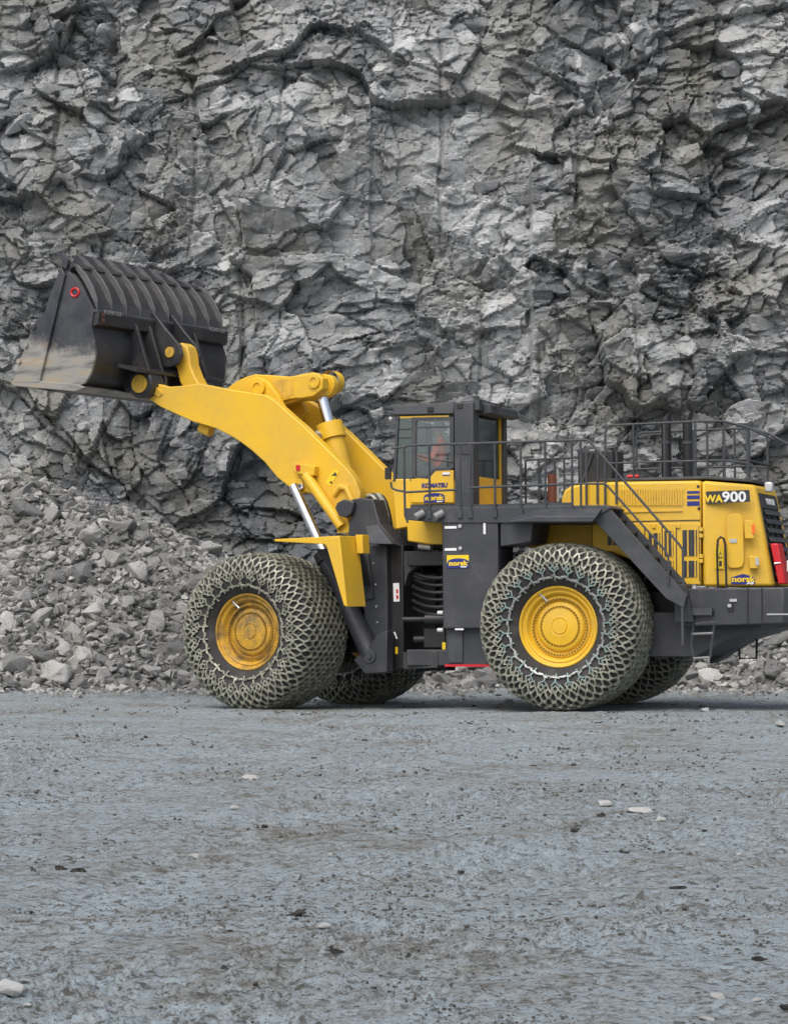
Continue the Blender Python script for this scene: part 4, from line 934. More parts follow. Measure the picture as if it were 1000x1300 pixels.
railing('deck_railing', [(xf - .0, DY, zf - .12), (xf + .05, DY, zf + .0), (xf + .06, DY, zr - .3), (xf + .06, DY, zr - .04), (xf + .02, DY, zr), (xr + .03, DY, zr), (xr - .02, DY, zr - .03)] + [R3(861, 690, DY), R3(866.5, 698, DY), R3(867, 742, DY)],
        pL, [[(xf + .05, DY, zm - .05), (R(579, 618, DY)[0], DY, zm - .03)], [(R(595, 618, DY)[0], DY, zm), R3(742, 614, DY), R3(767, 614, DY), R3(771, 617, DY), R3(845, 700, DY), R3(848, 708, DY), R3(848, 742, DY)],
              [R3(496, 612, DY), R3(497, 619, DY), R3(502, 622, DY), (xf + .05, DY, zm - .04)], [R3(497, 569, DY), (xf + .02, DY, zr - .02)]], .021, True)
FY = -1.95
zr3 = zr - .05; zf3 = zf
far = [((R(px, 600, FY)[0], FY, zr3), (R(px, 600, FY)[0], FY, zf3)) for px in (667, 684, 704, 716)]
railing('far_railing', [(R(667, 600, FY)[0], FY, zf3), (R(667, 600, FY)[0], FY, zr3 - .04), (R(669, 600, FY)[0], FY, zr3), (R(742, 570, FY)[0], FY, zr3 + .02)], far, [], .02)
part(MB().box(R(780, 650, FY)[0], R(600, 650, FY)[0], FY - .05, -1.0, zdk - .10, zdk - .02), 'far_deck', 'deckdark', RF)
for px in (744, 768, 780):
    a = R3(px, 578, 1.3); part(MB().tube([R3(px, 662, 1.3), (a[0], 1.3, a[2] + .04), (a[0] - .04, 1.27, a[2] + .12), (a[0] - .14, 1.25, a[2] + .13), (a[0] - .18, 1.25, a[2] + .02), (a[0] - .18, 1.28, R3(px, 640, 1.3)[2])], .02, 8), 'grab_hoop', 'deckdark', RF, bev=0) if px != 780 else None

# ------------------------------------------------------------------ cab
CYL, CYR = 1.0, -0.72                        # left and right sides of the cab
cx0 = R(500, 600, CYL)[0]; cx1 = R(577, 600, CYL)[0]; cxr = cx1 - .24    # front, end of door, rear wall
zfl = R(550, 640, CYL)[1]; zsl = R(517, 611, CYL)[1]; zrf = R(540, 528, CYL)[1]
cab = part(MB().box(cxr, cx0, CYR, CYL - .012, zfl - .12, zfl), 'cab', 'deckdark', RF, bev=.01)
MB().box(cx1 + .0, cx0 - .0, CYL - .05, CYL - .01, zfl + .002, zsl - .002).build('side_panel', 'yellow', cab)
MB().box(cxr, cx0, CYR, CYR + .05, zfl + .002, zsl + .1).build('side_panel', 'yellow', cab)
MB().box(cx0 - .05, cx0, CYR + .05, CYL - .05, zfl + .002, zsl).build('front_panel', 'yellow', cab)
# door
dox = [R(px, py, CYL) for px, py in ((522, 638), (576, 638), (576, 597), (554, 597), (545, 606), (522, 608))]
door = MB().prism(dox, CYL - .008, CYL + .018).build('door', 'yellow', cab, None, .006)
_do = [(523, 606), (523, 530), (576, 529), (576, 594), (570, 597), (553, 598), (545, 607), (543, 608)]
_di = [(528, 604), (528.5, 533.5), (571, 533), (571.5, 588), (569, 593), (552, 594.5), (543.5, 603), (541.5, 604.2)]
fo = [R(px, py, CYL) for px, py in _do]; fi_ = [R(px, py, CYL) for px, py in _di]; n = len(fo)
vs = [(x, CYL + .02, z) for x, z in fo] + [(x, CYL + .02, z) for x, z in fi_] + [(x, CYL - .03, z) for x, z in fo] + [(x, CYL - .03, z) for x, z in fi_]
fs = []
for i in range(n):
    j = (i + 1) % n
    fs += [(i, j, n + j, n + i), (2 * n + i, 3 * n + i, 3 * n + j, 2 * n + j), (n + i, n + j, 3 * n + j, 3 * n + i), (i, 2 * n + i, 2 * n + j, j)]
MB().add(vs, fs).build('window_frame', 'deckdark', door)
MB().prism(fi_, CYL - .012, CYL - .004).build('window_pane', 'glass', door)
MB().box(R(571, 540, CYL)[0], R(528, 540, CYL)[0], CYL - .002, CYL + .012, R(540, 542.5, CYL)[1] - .015, R(540, 542.5, CYL)[1] + .012).build('window_bar', 'deckdark', door)
MB().tube([R3(530, 578, CYL + .03), R3(552, 584, CYL + .05), R3(574, 586, CYL + .03)], .014, 6).build('door_rail', 'black', door)
c = R3(566.5, 601, CYL + .02); MB().box(c[0] - .06, c[0] + .07, CYL + .018, CYL + .024, c[2] - .02, c[2] + .02).build('sticker', 'white', door)
MB().box(c[0] - .06, c[0] + .07, CYL + .018, CYL + .025, c[2] - .036, c[2] - .021).build('sticker', 'blue', door)
c = R3(551.5, 616.5, CYL + .02); text(door, 'lettering', 'KOMATSU', .10, (c[0], CYL + .022, c[2]), 'blue', .006, sx=1.0)
decal(door, 538, 626, 564.5, 638, CYL + .016)
# front quarter pane, pillars, rear wall
MB().prism([R(500.5, 610, CYL), R(522, 610, CYL), R(522, 531, CYL), R(504, 531, CYL)], CYL - .03, CYL - .02).build('window_pane', 'glass_dark', cab)
MB().prism([R(499, 611, CYL), R(502, 611, CYL), R(506, 530, CYL), R(503, 530, CYL)], CYL - .04, CYL + .01).build('pillar', 'deckdark', cab)
MB().box(R(522, 545, CYL)[0], R(503.5, 545, CYL)[0], CYL - .02, CYL - .008, R(510, 545, CYL)[1] - .01, R(510, 545, CYL)[1] + .01).build('window_bar', 'black', cab)
MB().box(R(522, 556, CYL)[0], R(503, 556, CYL)[0], CYL - .02, CYL - .008, R(510, 556, CYL)[1] - .008, R(510, 556, CYL)[1] + .008).build('window_bar', 'black', cab)
MB().box(cx0 - .03, cx0 - .02, CYR + .08, CYL - .06, zsl, zrf).build('windscreen', 'glass', cab)
MB().box(cxr + .1, cx0 - .06, CYR, CYR + .012, zsl + .1, zrf).build('window_pane', 'glass', cab)
for yy in (CYR + .04,): MB().box(cx0 - .08, cx0, yy - .04, yy + .04, zsl, zrf).build('pillar', 'deckdark', cab)
# rollover frame: two broad posts behind the door with the roof on top
zpt = R(590, 512, CYL)[1]; px_a = R(576.5, 600, CYL + .06)[0]; px_b = R(601, 600, CYL + .06)[0]
MB().box(px_b, px_a, CYL - .25, CYL + .06, zfl - .2, zpt + .02).build('rollover_post', 'deckdark', cab, None, .02)
MB().box(px_b, px_a, CYR - .06, CYR + .10, zfl - .2, zpt - .02).build('rollover_post', 'deckdark', cab, None, .02)
c = R3(587, 602, CYL + .06); MB().box(px_b + .06, px_a - .06, CYL + .06, CYL + .066, R(587, 577, 1)[1] - .008, R(587, 577, 1)[1] + .008).build('seam', 'black', cab)
# rear wall with its window
rwx = px_b + .10
MB().box(rwx - .03, rwx, CYR + .10, CYL - .25, zfl, R(615, 606, .3)[1]).build('rear_panel', 'yellow', cab)
MB().box(rwx - .02, rwx - .01, CYR + .16, CYL - .25, R(615, 606, .3)[1] + .002, zrf + .06).build('window_pane', 'glass_dark', cab)
MB().box(rwx - .04, rwx + .01, CYR + .10, CYR + .155, zfl, zrf + .06).build('rear_trim', 'yellow', cab)
MB().box(rwx - .04, rwx + .01, CYR + .16, CYL - .25, zrf + .062, zrf + .12).build('rear_trim', 'yellow', cab)
# roof
zr0, zr1 = R(540, 527, CYL)[1], R(540, 513, CYL)[1]
rx0 = R(501, 520, CYL)[0] + .06; rx1 = px_b - .05
roof = MB().loft([(rx0, CYR - .08, zr0 + .02), (rx0, CYL + .05, zr0 + .02), (px_a + .002, CYL + .05, zr0), (px_a + .002, CYR - .08, zr0)],
                 [(rx0 - .05, CYR - .02, zr1 - .03), (rx0 - .05, CYL + .01, zr1 - .03), (px_a + .002, CYL + .03, zr1 + .03), (px_a + .002, CYR - .04, zr1 + .03)]).build('roof', 'deckdark', cab, None, .02)
MB().box(rx1, px_a - .002, CYR - .10, CYL - .25, zr0 + .02, zr1 + .06).build('roof_beam', 'deckdark', roof, None, .02)
MB().loft([(rx1 - .002, CYR - .10, zr0 + .0), (rx1 - .002, CYL - .28, zr0 + .0), (rx1 - .16, CYL - .30, zr0 + .02), (rx1 - .16, CYR - .10, zr0 + .02)], [(rx1 - .002, CYR - .10, zr1 + .03), (rx1 - .002, CYL - .28, zr1 + .03), (rx1 - .14, CYL - .30, zr1 - .03), (rx1 - .14, CYR - .10, zr1 - .03)]).build('rear_visor', 'deckdark', roof, None, .015)
MB().box(rx1 - .04, rx1 + .06, CYL - .20, CYL + .0, zr1 - .13, zr1 + .05).build('bracket', 'deckdark', roof)
for px, py in ((546, 520), (584, 516), (618, 512)):
    c = R3(px, py, CYL + .05); MB().box(c[0] - .05, c[0] + .05, (CYL + .04) if px < 600 else .4, (CYL + .075) if px < 600 else .5, c[2] - .03, c[2] + .04).build('roof_lamp', 'black', roof)
MB().tube([(rx0 + .02, CYL - .05, zr0 - .03), (rx0 + .05, CYL - .03, zr0 - .05)], .04, 10).build('roof_lamp', 'lamp', roof)
MB().prism([R(508, 531, CYL), R(570, 529, CYL), R(570, 527, CYL), R(508, 528.5, CYL)], CYL - .03, CYL + .012).build('roof_trim', 'yellow', roof)
# mirror by the windscreen, seat and console inside
mr = MB().tube([(cx0, CYL - .02, zsl + .25), (cx0 + .08, CYL + .05, zsl + .22)], .014, 6); mr.box(cx0 + .04, cx0 + .14, CYL + .02, CYL + .08, zsl + .04, zsl + .24); mr.build('mirror', 'black', cab)
sxc = R(566, 600, .32)[0]; szc = zfl + .46
seat = MB().box(sxc - .12, sxc + .38, .20, .70, szc - .12, szc).build('seat', 'seat', cab, None, .04)
MB().hexa([(sxc - .16, .20, szc - .05), (sxc - .02, .20, szc - .05), (sxc - .02, .70, szc - .05), (sxc - .16, .70, szc - .05), (sxc - .30, .24, szc + .62), (sxc - .18, .24, szc + .62), (sxc - .18, .66, szc + .62), (sxc - .30, .66, szc + .62)]).build('backrest', 'seat', seat, None, .03)
MB().box(sxc - .05, sxc + .3, .30, .60, zfl + .002, szc - .122).build('seat_base', 'black', seat)
cs_ = MB().box(cx0 - .34, cx0 - .08, -.15, .45, zfl + .002, zfl + .55).build('console', 'black', cab, None, .03)
swc = Vector((cx0 - .38, .45, zfl + .80)); ax_ = Vector((.5, 0, .86)).normalized(); e1 = Vector((0, 1, 0)); e2 = ax_.cross(e1)
sw = MB().tube([tuple(swc + e1 * .2 * math.cos(t) + e2 * .2 * math.sin(t)) for t in np.linspace(0, 2 * math.pi, 21)], .016, 6, cap=False).tube([tuple(swc), (cx0 - .28, .45, zfl + .5)], .03, 8); sw.tube([tuple(swc - e1 * .2), tuple(swc + e1 * .2)], .014, 6)
sw.build('steering_wheel', 'black', cab)

# ------------------------------------------------------------------ driver
def person():
    J = {}; V_ = []; Rr = []; E = []
    def add(name, p, r, to=None):
        J[name] = len(V_); V_.append(p); Rr.append(r)
        if to is not None: E.append((J[to], J[name]))
    x, y, z = sxc + .05, .54, szc + .10
    add('pelvis', (x, y, z), .155); add('waist', (x - .04, y, z + .20), .145, 'pelvis'); add('chest', (x - .06, y, z + .40), .165, 'waist')
    add('neckb', (x - .05, y, z + .54), .085, 'chest'); add('neck', (x - .03, y, z + .61), .055, 'neckb'); add('head', (x - .01, y, z + .71), .095, 'neck'); add('crown', (x - .015, y, z + .80), .075, 'head')
    for s, k in ((1, 'l'), (-1, 'r')):
        add('sh' + k, (x - .06, y + s * .20, z + .45), .078, 'chest'); add('el' + k, (x + .05, y + s * .27, z + .20), .058, 'sh' + k)
        add('wr' + k, (x + .27, y + s * .20, z + .28), .040, 'el' + k); add('ha' + k, (x + .36, y + s * .18, z + .32), .042, 'wr' + k)
        for f_ in range(4): add('f%d' % f_ + k, (x + .43, y + s * (.15 + .022 * f_), z + .335 - .004 * f_), .011, 'ha' + k)
        add('th' + k, (x + .37, y + s * .12, z + .36), .012, 'ha' + k)
        add('hip' + k, (x + .05, y + s * .10, z + .0), .10, 'pelvis'); add('kn' + k, (x + .44, y + s * .13, z + .06), .075, 'hip' + k)
        add('an' + k, (x + .52, y + s * .13, z - .34), .05, 'kn' + k); add('to' + k, (x + .70, y + s * .14, z - .40), .042, 'an' + k)
    me = bpy.data.meshes.new('person'); me.from_pydata(V_, E, []); o = bpy.data.objects.new('person', me); COL.objects.link(o)
    md = o.modifiers.new('skin', 'SKIN'); md.use_smooth_shade = True
    for i, r in enumerate(Rr): me.skin_vertices[0].data[i].radius = (r, r)
    me.skin_vertices[0].data[0].use_root = True
    sd = o.modifiers.new('sub', 'SUBSURF'); sd.levels = 1; sd.render_levels = 1
    dg = bpy.context.evaluated_depsgraph_get(); m2 = bpy.data.meshes.new_from_object(o.evaluated_get(dg)); bpy.data.objects.remove(o)
    m2.name = 'person'; m2.materials.clear()
    for k in ('hivis', 'skin', 'trouser'): m2.materials.append(M[k])
    for p in m2.polygons:
        c_ = p.center
        if c_.z > z + .60 or c_.x > x + .29 and c_.z > z + .2: p.material_index = 1
        elif c_.z < z + .12: p.material_index = 2
        p.use_smooth = True
    o = bpy.data.objects.new('person', m2); COL.objects.link(o); o.matrix_world = Matrix.Translation(PIVOT) @ RF.m
    tag(o, 'driver in an orange work jacket sitting in the cab behind the door window', 'person')
    hd = MB().lathe([(.0, .13), (.06, .12), (.105, .07), (.12, .0), (.15, -.01), (.15, -.02), (.0, -.02)], 20)
    hd.v = [(a + x - .01, c_ + y, b + z + .78) for a, b, c_ in hd.v]; hd.build('helmet', 'helmet', o)
    f = MB(); 
    f.loft([(x + .07, y - .018, z + .70), (x + .07, y + .018, z + .70), (x + .075, y, z + .74)], [(x + .11, y - .012, z + .70), (x + .11, y + .012, z + .70), (x + .085, y, z + .735)]); f.build('nose', 'skin', o)
    for s in (-1, 1): MB().box(x + .078, x + .088, y + s * .033 - .010, y + s * .033 + .010, z + .735, z + .745).build('eye', 'black', o)
    MB().box(x + .075, x + .086, y - .022, y + .022, z + .665, z + .672).build('mouth', 'hivis', o)
    for s in (-1, 1): MB().box(x - .03, x + .01, y + s * .088, y + s * .105, z + .69, z + .75).build('ear', 'skin', o, None, .005)
person()

# ------------------------------------------------------------------ articulation joint
hz1, hz0 = 2.72, 0.80
hj = part(MB().prism([(-.70, 2.42), (.35, 2.42), (.35, 2.68), (-.70, 2.68)], -.55, .95), 'hitch_plate', 'black', RF, bev=.02)
part(MB().prism([(-.75, .70), (.38, .70), (.38, .98), (-.75, .98)], -.55, .95), 'hitch_plate', 'dark', RF, bev=.02)
part(MB().tube([(0, 0, .6), (0, 0, 2.75)], .17, 20), 'hinge_pin', 'black', RF, bev=0)
part(MB().box(-.78, -.66, -.8, 1.2, .85, 2.75), 'bulkhead', 'black', RF, bev=.01)
hs_ = []
for i in range(6):
    zz = 2.28 - .125 * i; y_ = .82 - .05 * (i % 2)
    part(MB().tube(bez((-.68, y_, zz + .05), (-.35, y_ + .18, zz - .12), (.0, y_ + .18, zz - .10), (.34, y_ - .1, zz + .05), 14), .034, 8), 'hose', 'hose', RF, bev=0)
sc_ = part(MB().tube([(-.68, .80, 1.50), (.05, .86, 1.50)], .10, 18), 'steering_cylinder', 'black', RF, bev=0)
MB().tube([(-.60, .80, 1.61), (-.10, .85, 1.61)], .012, 6).build('grease_pipe', 'lamp', sc_); MB().tube([(.05, .86, 1.5), (.45, .90, 1.5)], .05, 12).build('steering_rod', 'black', sc_)
part(MB().tube([(-.66, .7, 1.18), (.3, .75, 1.15)], .07, 12).tube([(-.4, .76, 1.05), (-.4, .76, 1.4)], .11, 12).box(-.28, .1, .6, .82, 1.02, 1.34), 'drive_shaft', 'black', RF, bev=0)
x, z = R(540, 693, .9); part(MB().tube([(x + .12, .88, z), (x - .12, .92, z - .02)], .06, 12), 'fitting', 'lamp', RF, bev=0)
for px, py in ((559, 778), (559, 800)): c = R3(px, py, 1.1); part(MB().tube([(c[0] + .05, 1.1, c[2]), (c[0] - .05, 1.1, c[2])], .035, 10), 'fitting', 'white', RF, bev=0)
c = R3(563.5, 820, 1.2); part(MB().box(c[0] - .03, c[0] + .03, 1.2, 1.21, c[2] - .06, c[2] + .06), 'warning_sticker', 'yprint', RF, bev=0)

# ------------------------------------------------------------------ front half: frame, tower, fender
fy = 1.02
def fp(*pts, y=fy): return [Fr(px, py, y) for px, py in pts]
fr1 = part(MB().prism(fp((452, 692), (490, 692), (493, 853), (466, 856), (456, 836), (462, 820), (462, 775), (454, 760)), .70, fy), 'front_frame', 'dark', FF, bev=.015)
part(MB().prism(fp((452, 692), (490, 692), (493, 853), (466, 856), (456, 836)), -fy, -.70), 'front_frame', 'dark', FF, bev=.015)
part(MB().box(.30, 1.15, -.70, .70, .85, 2.2), 'front_cross_frame', 'black', FF, bev=.02)
part(MB().box(1.0, 2.6, -.62, .62, .95, 1.95), 'nose_frame', 'black', FF, bev=.02)
jb = part(MB().prism([Fr(495, 692, .9), Fr(512, 692, .9), Fr(513, 848, .9), Fr(497, 852, .9)], .55, .92), 'joint_frame', 'black', FF, bev=.02)
part(MB().prism([Fr(512, 700, .9), Fr(556, 698, .9), Fr(556, 716, .9), Fr(530, 718, .9), Fr(518, 728, .9), Fr(513, 745, .9)], .70, .90), 'joint_arch', 'dark', FF, bev=.01)
part(MB().prism([Fr(512, 828, .9), Fr(556, 828, .9), Fr(556, 848, .9), Fr(512, 850, .9)], .55, .92), 'joint_sill', 'dark', FF, bev=.01)
tw = part(MB().prism([Fr(440, 690, fy), Fr(446, 634, fy), Fr(457, 632, fy), Fr(473, 634, fy), Fr(481, 664, fy), Fr(506, 693, fy)], .62, fy - .01), 'boom_tower', 'dark', FF, bev=.02)
part(MB().prism([Fr(440, 690, fy), Fr(446, 634, fy), Fr(457, 632, fy), Fr(473, 634, fy), Fr(481, 664, fy), Fr(506, 693, fy)], -fy + .01, -.62), 'boom_tower', 'dark', FF, bev=.02)
f_ = MB(); f_.loft([F3(464, 668, fy), F3(481, 666, fy), F3(506, 691, fy), F3(478, 691, fy)], [tuple(a + b for a, b in zip(F3(464, 668, fy), (.0, .02, 0))), tuple(a + b for a, b in zip(F3(481, 666, fy), (0, .05, 0))), tuple(a + b for a, b in zip(F3(506, 691, fy), (0, .22, 0))), tuple(a + b for a, b in zip(F3(478, 691, fy), (0, .22, 0)))]); f_.build('gusset', 'deckdark', tw, None, .01)
cap = MB().prism([Fr(px, py, fy + .05) for px, py in ((426, 645), (429, 638), (437, 634), (450, 637), (449, 645), (447, 652), (440, 658), (431, 655))], fy - .02, fy + .08).build('pivot_cap', 'dark', tw, None, .02)
MB().prism([Fr(px, py, fy + .03) for px, py in ((456, 704), (468, 704), (474, 760), (462, 762))], fy, fy + .05).build('cover_plate', 'dark', fr1, None, .01)
x, z = Fr(499.5, 752, fy); MB().box(x - .06, x + .06, .92, .93, z - .16, z + .16).build('sticker', 'white', jb); 
for k in range(2): MB().box(x - .04, x + .0, .93, .934, z - .02 - .1 * k, z + .05 - .1 * k).build('sticker', 'red', jb)
x, z = Fr(499.5, 826, fy); MB().box(x - .025, x + .025, .92, .928, z - .06, z + .06).build('sticker', 'yprint', jb)
x, z = Fr(499, 807, fy); MB().tube([(x + .03, .93, z + .06), (x - .02, .93, z - .06)], .018, 6).build('latch', 'lamp', jb)
for px, py in ((459, 700), (474, 715), (477, 742), (478, 770), (479, 790)): c = F3(px, py, fy); MB().tube([(c[0], fy, c[2]), (c[0], fy + .015, c[2])], .018, 6).build('bolt', 'lamp', fr1)
# lift cylinder bracket
lbk = part(MB().prism([Fr(px, py, 1.25) for px, py in ((448, 838), (463, 856), (491, 854), (491, 800), (478, 806), (466, 822))], 1.03, 1.25), 'cylinder_bracket', 'dark', FF, bev=.02)
c = F3(470, 833, 1.25); MB().lathe([(.12, .0), (.12, .03), (.06, .035), (.05, .06), (0, .06)], 12, c).build('pin_cap', 'deckdark', lbk)
# fenders
def fender(s):
    y0, y1 = (1.56, 2.16)
    # top plate, outer edge thins towards the front
    a = [Fr(px, py, 2.16) for px, py in ((348, 684.5), (400, 682), (431, 680), (431, 692), (416, 694), (411, 691), (348, 687.5))]
    o_ = part(MB().prism(a, y0 * s, y1 * s), 'front_fender', 'yellow', FF, bev=.012)
    b = [Fr(px, py, 2.16) for px, py in ((412, 685), (431, 681), (441, 770.5), (436.5, 769))]
    MB().prism(b, (y0 + .0) * s, (y1 + .006) * s).build('fender_flap', 'yellow', o_, None, .012)
    MB().prism([Fr(px, py, 2.16) for px, py in ((432, 678), (441, 678), (442, 702), (434, 702))], (y0 - .1) * s, (y0 + .12) * s).build('fender_lip', 'yellow', o_, None, .008)
    return o_
fender(1); fender(-1)
part(MB().prism([Fr(px, py, 1.7) for px, py in ((400, 697), (436, 696), (448, 742), (432, 742))], 1.1, 1.7), 'mud_guard', 'black', FF)

# ------------------------------------------------------------------ boom
BY = .80
b_out = [(182.5, 502), (180, 494), (182, 484), (188.5, 479), (200, 487), (212, 491), (230.6, 489.7), (252.3, 486.6), (292.6, 494.4), (336, 501), (348, 508), (366, 524), (385.6, 541), (407, 562), (429, 584), (442, 597), (450.7, 609), (457, 624.6), (456, 640),
         (450, 672), (435, 674), (429, 665), (407, 637), (397, 628), (388.7, 624.6), (382, 627), (375, 624), (367, 618.4), (351.5, 606), (336, 587), (320, 572.5), (305, 561), (290, 552), (274, 544), (243, 534.7), (222, 525), (202.7, 516)]
bo = [Fr(px, py, BY) for px, py in b_out]
boom = part(MB().prism(bo, BY - .20, BY), 'boom', 'yellow', FF, bev=.018)
boom['label'] = 'pair of curved yellow lift arms'
MB().prism(bo, -BY, -BY + .20).build('lift_arm', 'yellow', boom, None, .018)
# cross tube between the arms and its bell-crank lugs
cA = Fr(300, 528, BY); MB().tube([(cA[0], -BY + .2, cA[1]), (cA[0], BY - .2, cA[1])], .27, 24).build('cross_tube', 'yellow', boom)
for yy in (.30, -.42): MB().prism([Fr(px, py, .4) for px, py in ((286, 540), (330, 560), (362, 520), (352, 500), (340, 484), (328, 478), (316, 482), (300, 497))], yy, yy + .12).build('crank_lug', 'yellow', boom, None, .015)
x, z = Fr(327, 492, .44); MB().lathe([(.16, 0), (.16, .05), (.09, .055), (.08, .03), (0, .03)], 24, (x, .42, z)).build('pivot_pin', 'yellow', boom)
xp, zp = Fr(176, 487, 1.05)
for s in (1, -1): MB().lathe([(.20, -.12), (.20, .12), (0, .12)], 24, (xp, s * (BY - .10), zp)).build('pin_boss', 'yellow', boom)
MB().loft([F3(186, 493, BY), F3(196, 485, BY), F3(207, 500, BY), F3(202, 504, BY)], [tuple(a + b for a, b in zip(F3(186, 493, BY), (0, .09, 0))), tuple(a + b for a, b in zip(F3(196, 485, BY), (0, .09, 0))), tuple(a + b for a, b in zip(F3(207, 500, BY), (0, .02, 0))), tuple(a + b for a, b in zip(F3(202, 504, BY), (0, .02, 0)))]).build('stiffener', 'yellow', boom)
bx_ = MB().prism([Fr(px, py, BY + .1) for px, py in ((373, 590), (376, 588), (401, 592), (400, 604), (382, 602), (374, 599))], BY, BY + .14).build('sensor_box', 'yellow', boom, None, .01)
x, z = Fr(378.5, 594, BY + .14); MB().box(x - .04, x + .04, BY + .14, BY + .155, z - .05, z + .05).build('reflector', 'red', bx_)
MB().tube([F3(388, 603, BY + .10), F3(410, 635, BY + .12), F3(434, 669, BY + .14)], .095, 12).build('hose_guard', 'yellow', boom)
MB().prism([Fr(px, py, BY + .08) for px, py in ((429, 672), (443, 657), (446, 676), (430, 677))], BY, BY + .12).build('guard_foot', 'yellow', boom)
MB().tube([F3(425, 628, BY), F3(432, 618, BY + .02), F3(440, 620, BY + .03), F3(447, 636, BY + .03)], .06, 10).build('pad', 'yellow', boom)
ws = MB().prism([Fr(px, py, BY) for px, py in ((413, 612), (424, 595.5), (431, 598), (419, 618))], BY + .003, BY + .007).build('warning_sticker', 'yprint', boom)
for pts in (((421, 604), (426, 599), (428, 604)), ((418, 613), (421, 610), (422, 614))): MB().prism([Fr(px, py, BY) for px, py in pts], BY + .008, BY + .010).build('warning_sign', 'plate', ws)
x, z = Fr(377, 616, BY); pc = MB().lathe([(.15, 0), (.15, .03), (.05, .035), (0, .035)], 20, (x, BY, z)); pc.build('pin_cap', 'yellow', boom); MB().tube([F3(374, 615, BY + .05), F3(382, 617, BY + .06)], .03, 6).build('grease_line', 'deckdark', boom)
MB().lathe([(.05, 0), (.05, .04), (0, .04)], 10, F3(383, 617.5, BY + .03)).build('pin_bolt', 'lamp', boom)
MB().tube([F3(255, 543, .55), F3(268, 548, .55)], .10, 10).build('boom_stop', 'yellow', boom)
# lift cylinders
for s in (1, -1):
    yy = s * .62 if False else s * 1.10
    p0 = Vector((Fr(377, 617, BY)[0], s * .92, Fr(377, 617, BY)[1])); p1 = Vector((Fr(471, 832, 1.12)[0], s * 1.12, Fr(471, 832, 1.12)[1])); d = p1 - p0
    yb = p0 + d * .40
    lc = part(MB().tube([tuple(p0 + d * .42), tuple(p1)], .17, 20), 'lift_cylinder', 'dark', FF, bev=0)
    MB().tube([tuple(p0), tuple(p0 + d * .44)], .085, 18).build('piston_rod', 'chrome', lc); MB().tube([tuple(p0 + d * .40), tuple(p0 + d * .45)], .20, 20).build('collar', 'black', lc)
# bell crank, tilt cylinder, bucket link
bk_o = [(270, 515), (280, 500), (292.6, 493), (305, 484), (317, 478.5), (328, 475.5), (345, 476.5), (373, 478.5), (388, 475), (400, 473), (409, 475), (413, 482), (413, 490), (409, 500), (400, 504), (388, 507), (372, 507), (355, 512), (335, 520), (300, 530)]
bko = [Fr(px, py, .17) for px, py in b_out[:0] + bk_o]
bc = part(MB().prism(bko, .12, .28), 'bell_crank', 'yellow', FF, bev=.02)
MB().prism(bko, -.28, -.12).build('crank_plate', 'yellow', bc, None, .02)
MB().prism([Fr(px, py, .28) for px, py in ((345, 481), (373, 482), (374, 500), (362, 506), (352, 502), (345, 490))], .281, .285).build('recess', 'yellow_worn', bc)
MB().prism([Fr(px, py, .28) for px, py in ((374, 478), (388, 476), (402, 474), (411, 480), (411, 494), (400, 503), (385, 506), (374, 506))], .12, .33).build('crank_boss', 'yellow', bc, None, .02)
x, z = Fr(399, 484, .33); MB().lathe([(.125, 0), (.125, .04), (.07, .045), (.06, .02), (0, .02)], 20, (x, .33, z)).build('pivot_pin', 'yellow', bc)
xt, zt_c = Fr(404, 486, .0)
MB().tube([(xt, -.36, zt_c), (xt, .30, zt_c)], .15, 20).build('pivot_pin', 'yellow', bc)
MB().lathe([(.21, -.10), (.21, .10)], 24, (Fr(412, 484, -.2)[0], -.45, Fr(412, 484, -.2)[1])).build('pivot_boss', 'yellow', bc)
tb0 = Vector((xt, 0, zt_c)); tb1 = Vector((Fr(455, 680, 0)[0], 0, Fr(455, 680, 0)[1])); d = tb1 - tb0
tcy = part(MB().tube([tuple(tb0 + d * .30), tuple(tb1)], .20, 24), 'tilt_cylinder', 'yellow', FF, bev=0)
MB().tube([tuple(tb0 + d * .27), tuple(tb0 + d * .37)], .245, 24).build('collar', 'yellow', tcy); MB().tube([tuple(tb0), tuple(tb0 + d * .30)], .105, 20).build('piston_rod', 'chrome', tcy)
MB().tube([tuple(tb0 - d * .03), tuple(tb0 + d * .10)], .15, 16).build('rod_eye', 'yellow', tcy)
MB().tube([tuple(tb0 + d * .33 + Vector((.18, .18, 0))), tuple(tb0 + d * .36 + Vector((.10, .30, .02)))], .05, 8).build('port', 'lamp', tcy)
lk = part(MB().prism([Fr(px, py, .08) for px, py in ((226, 438), (233, 435), (240, 440), (243, 450), (244, 462), (250, 478), (262, 500), (285, 512), (285, 530), (262, 525), (240, 502), (231, 485), (227, 468), (222, 462), (221, 446))], -.16, .16), 'bucket_link', 'yellow', FF, bev=.03)
# hoses over the top of the tower
for i in range(5):
    yy = .55 - .09 * i; a = F3(462 + 3 * i, 634 - (i % 2), yy)
    part(MB().tube(bez(a, (a[0] - .18, yy, a[2] + .18), (a[0] - .32, yy, a[2] + .02), (a[0] - .38, yy, a[2] - .75), 12), .032, 7), 'hose', 'chain' if i in (0, 2, 3) else 'hose', FF, bev=0)
part(MB().box(.10, .55, -.55, .50, 2.3, 3.35), 'valve_block', 'black', FF, bev=.03)

# ------------------------------------------------------------------ bucket
KY = 2.10
def K(px, py, y=KY): return FF.at(px, py, y)
back_px = [(84, 341), (92, 348), (103, 364), (113, 383), (118, 394), (117, 404), (115, 414), (119, 428), (121, 445), (119, 460), (115, 474), (108, 485), (97, 491)]
outer = [K(*p) for p in back_px]
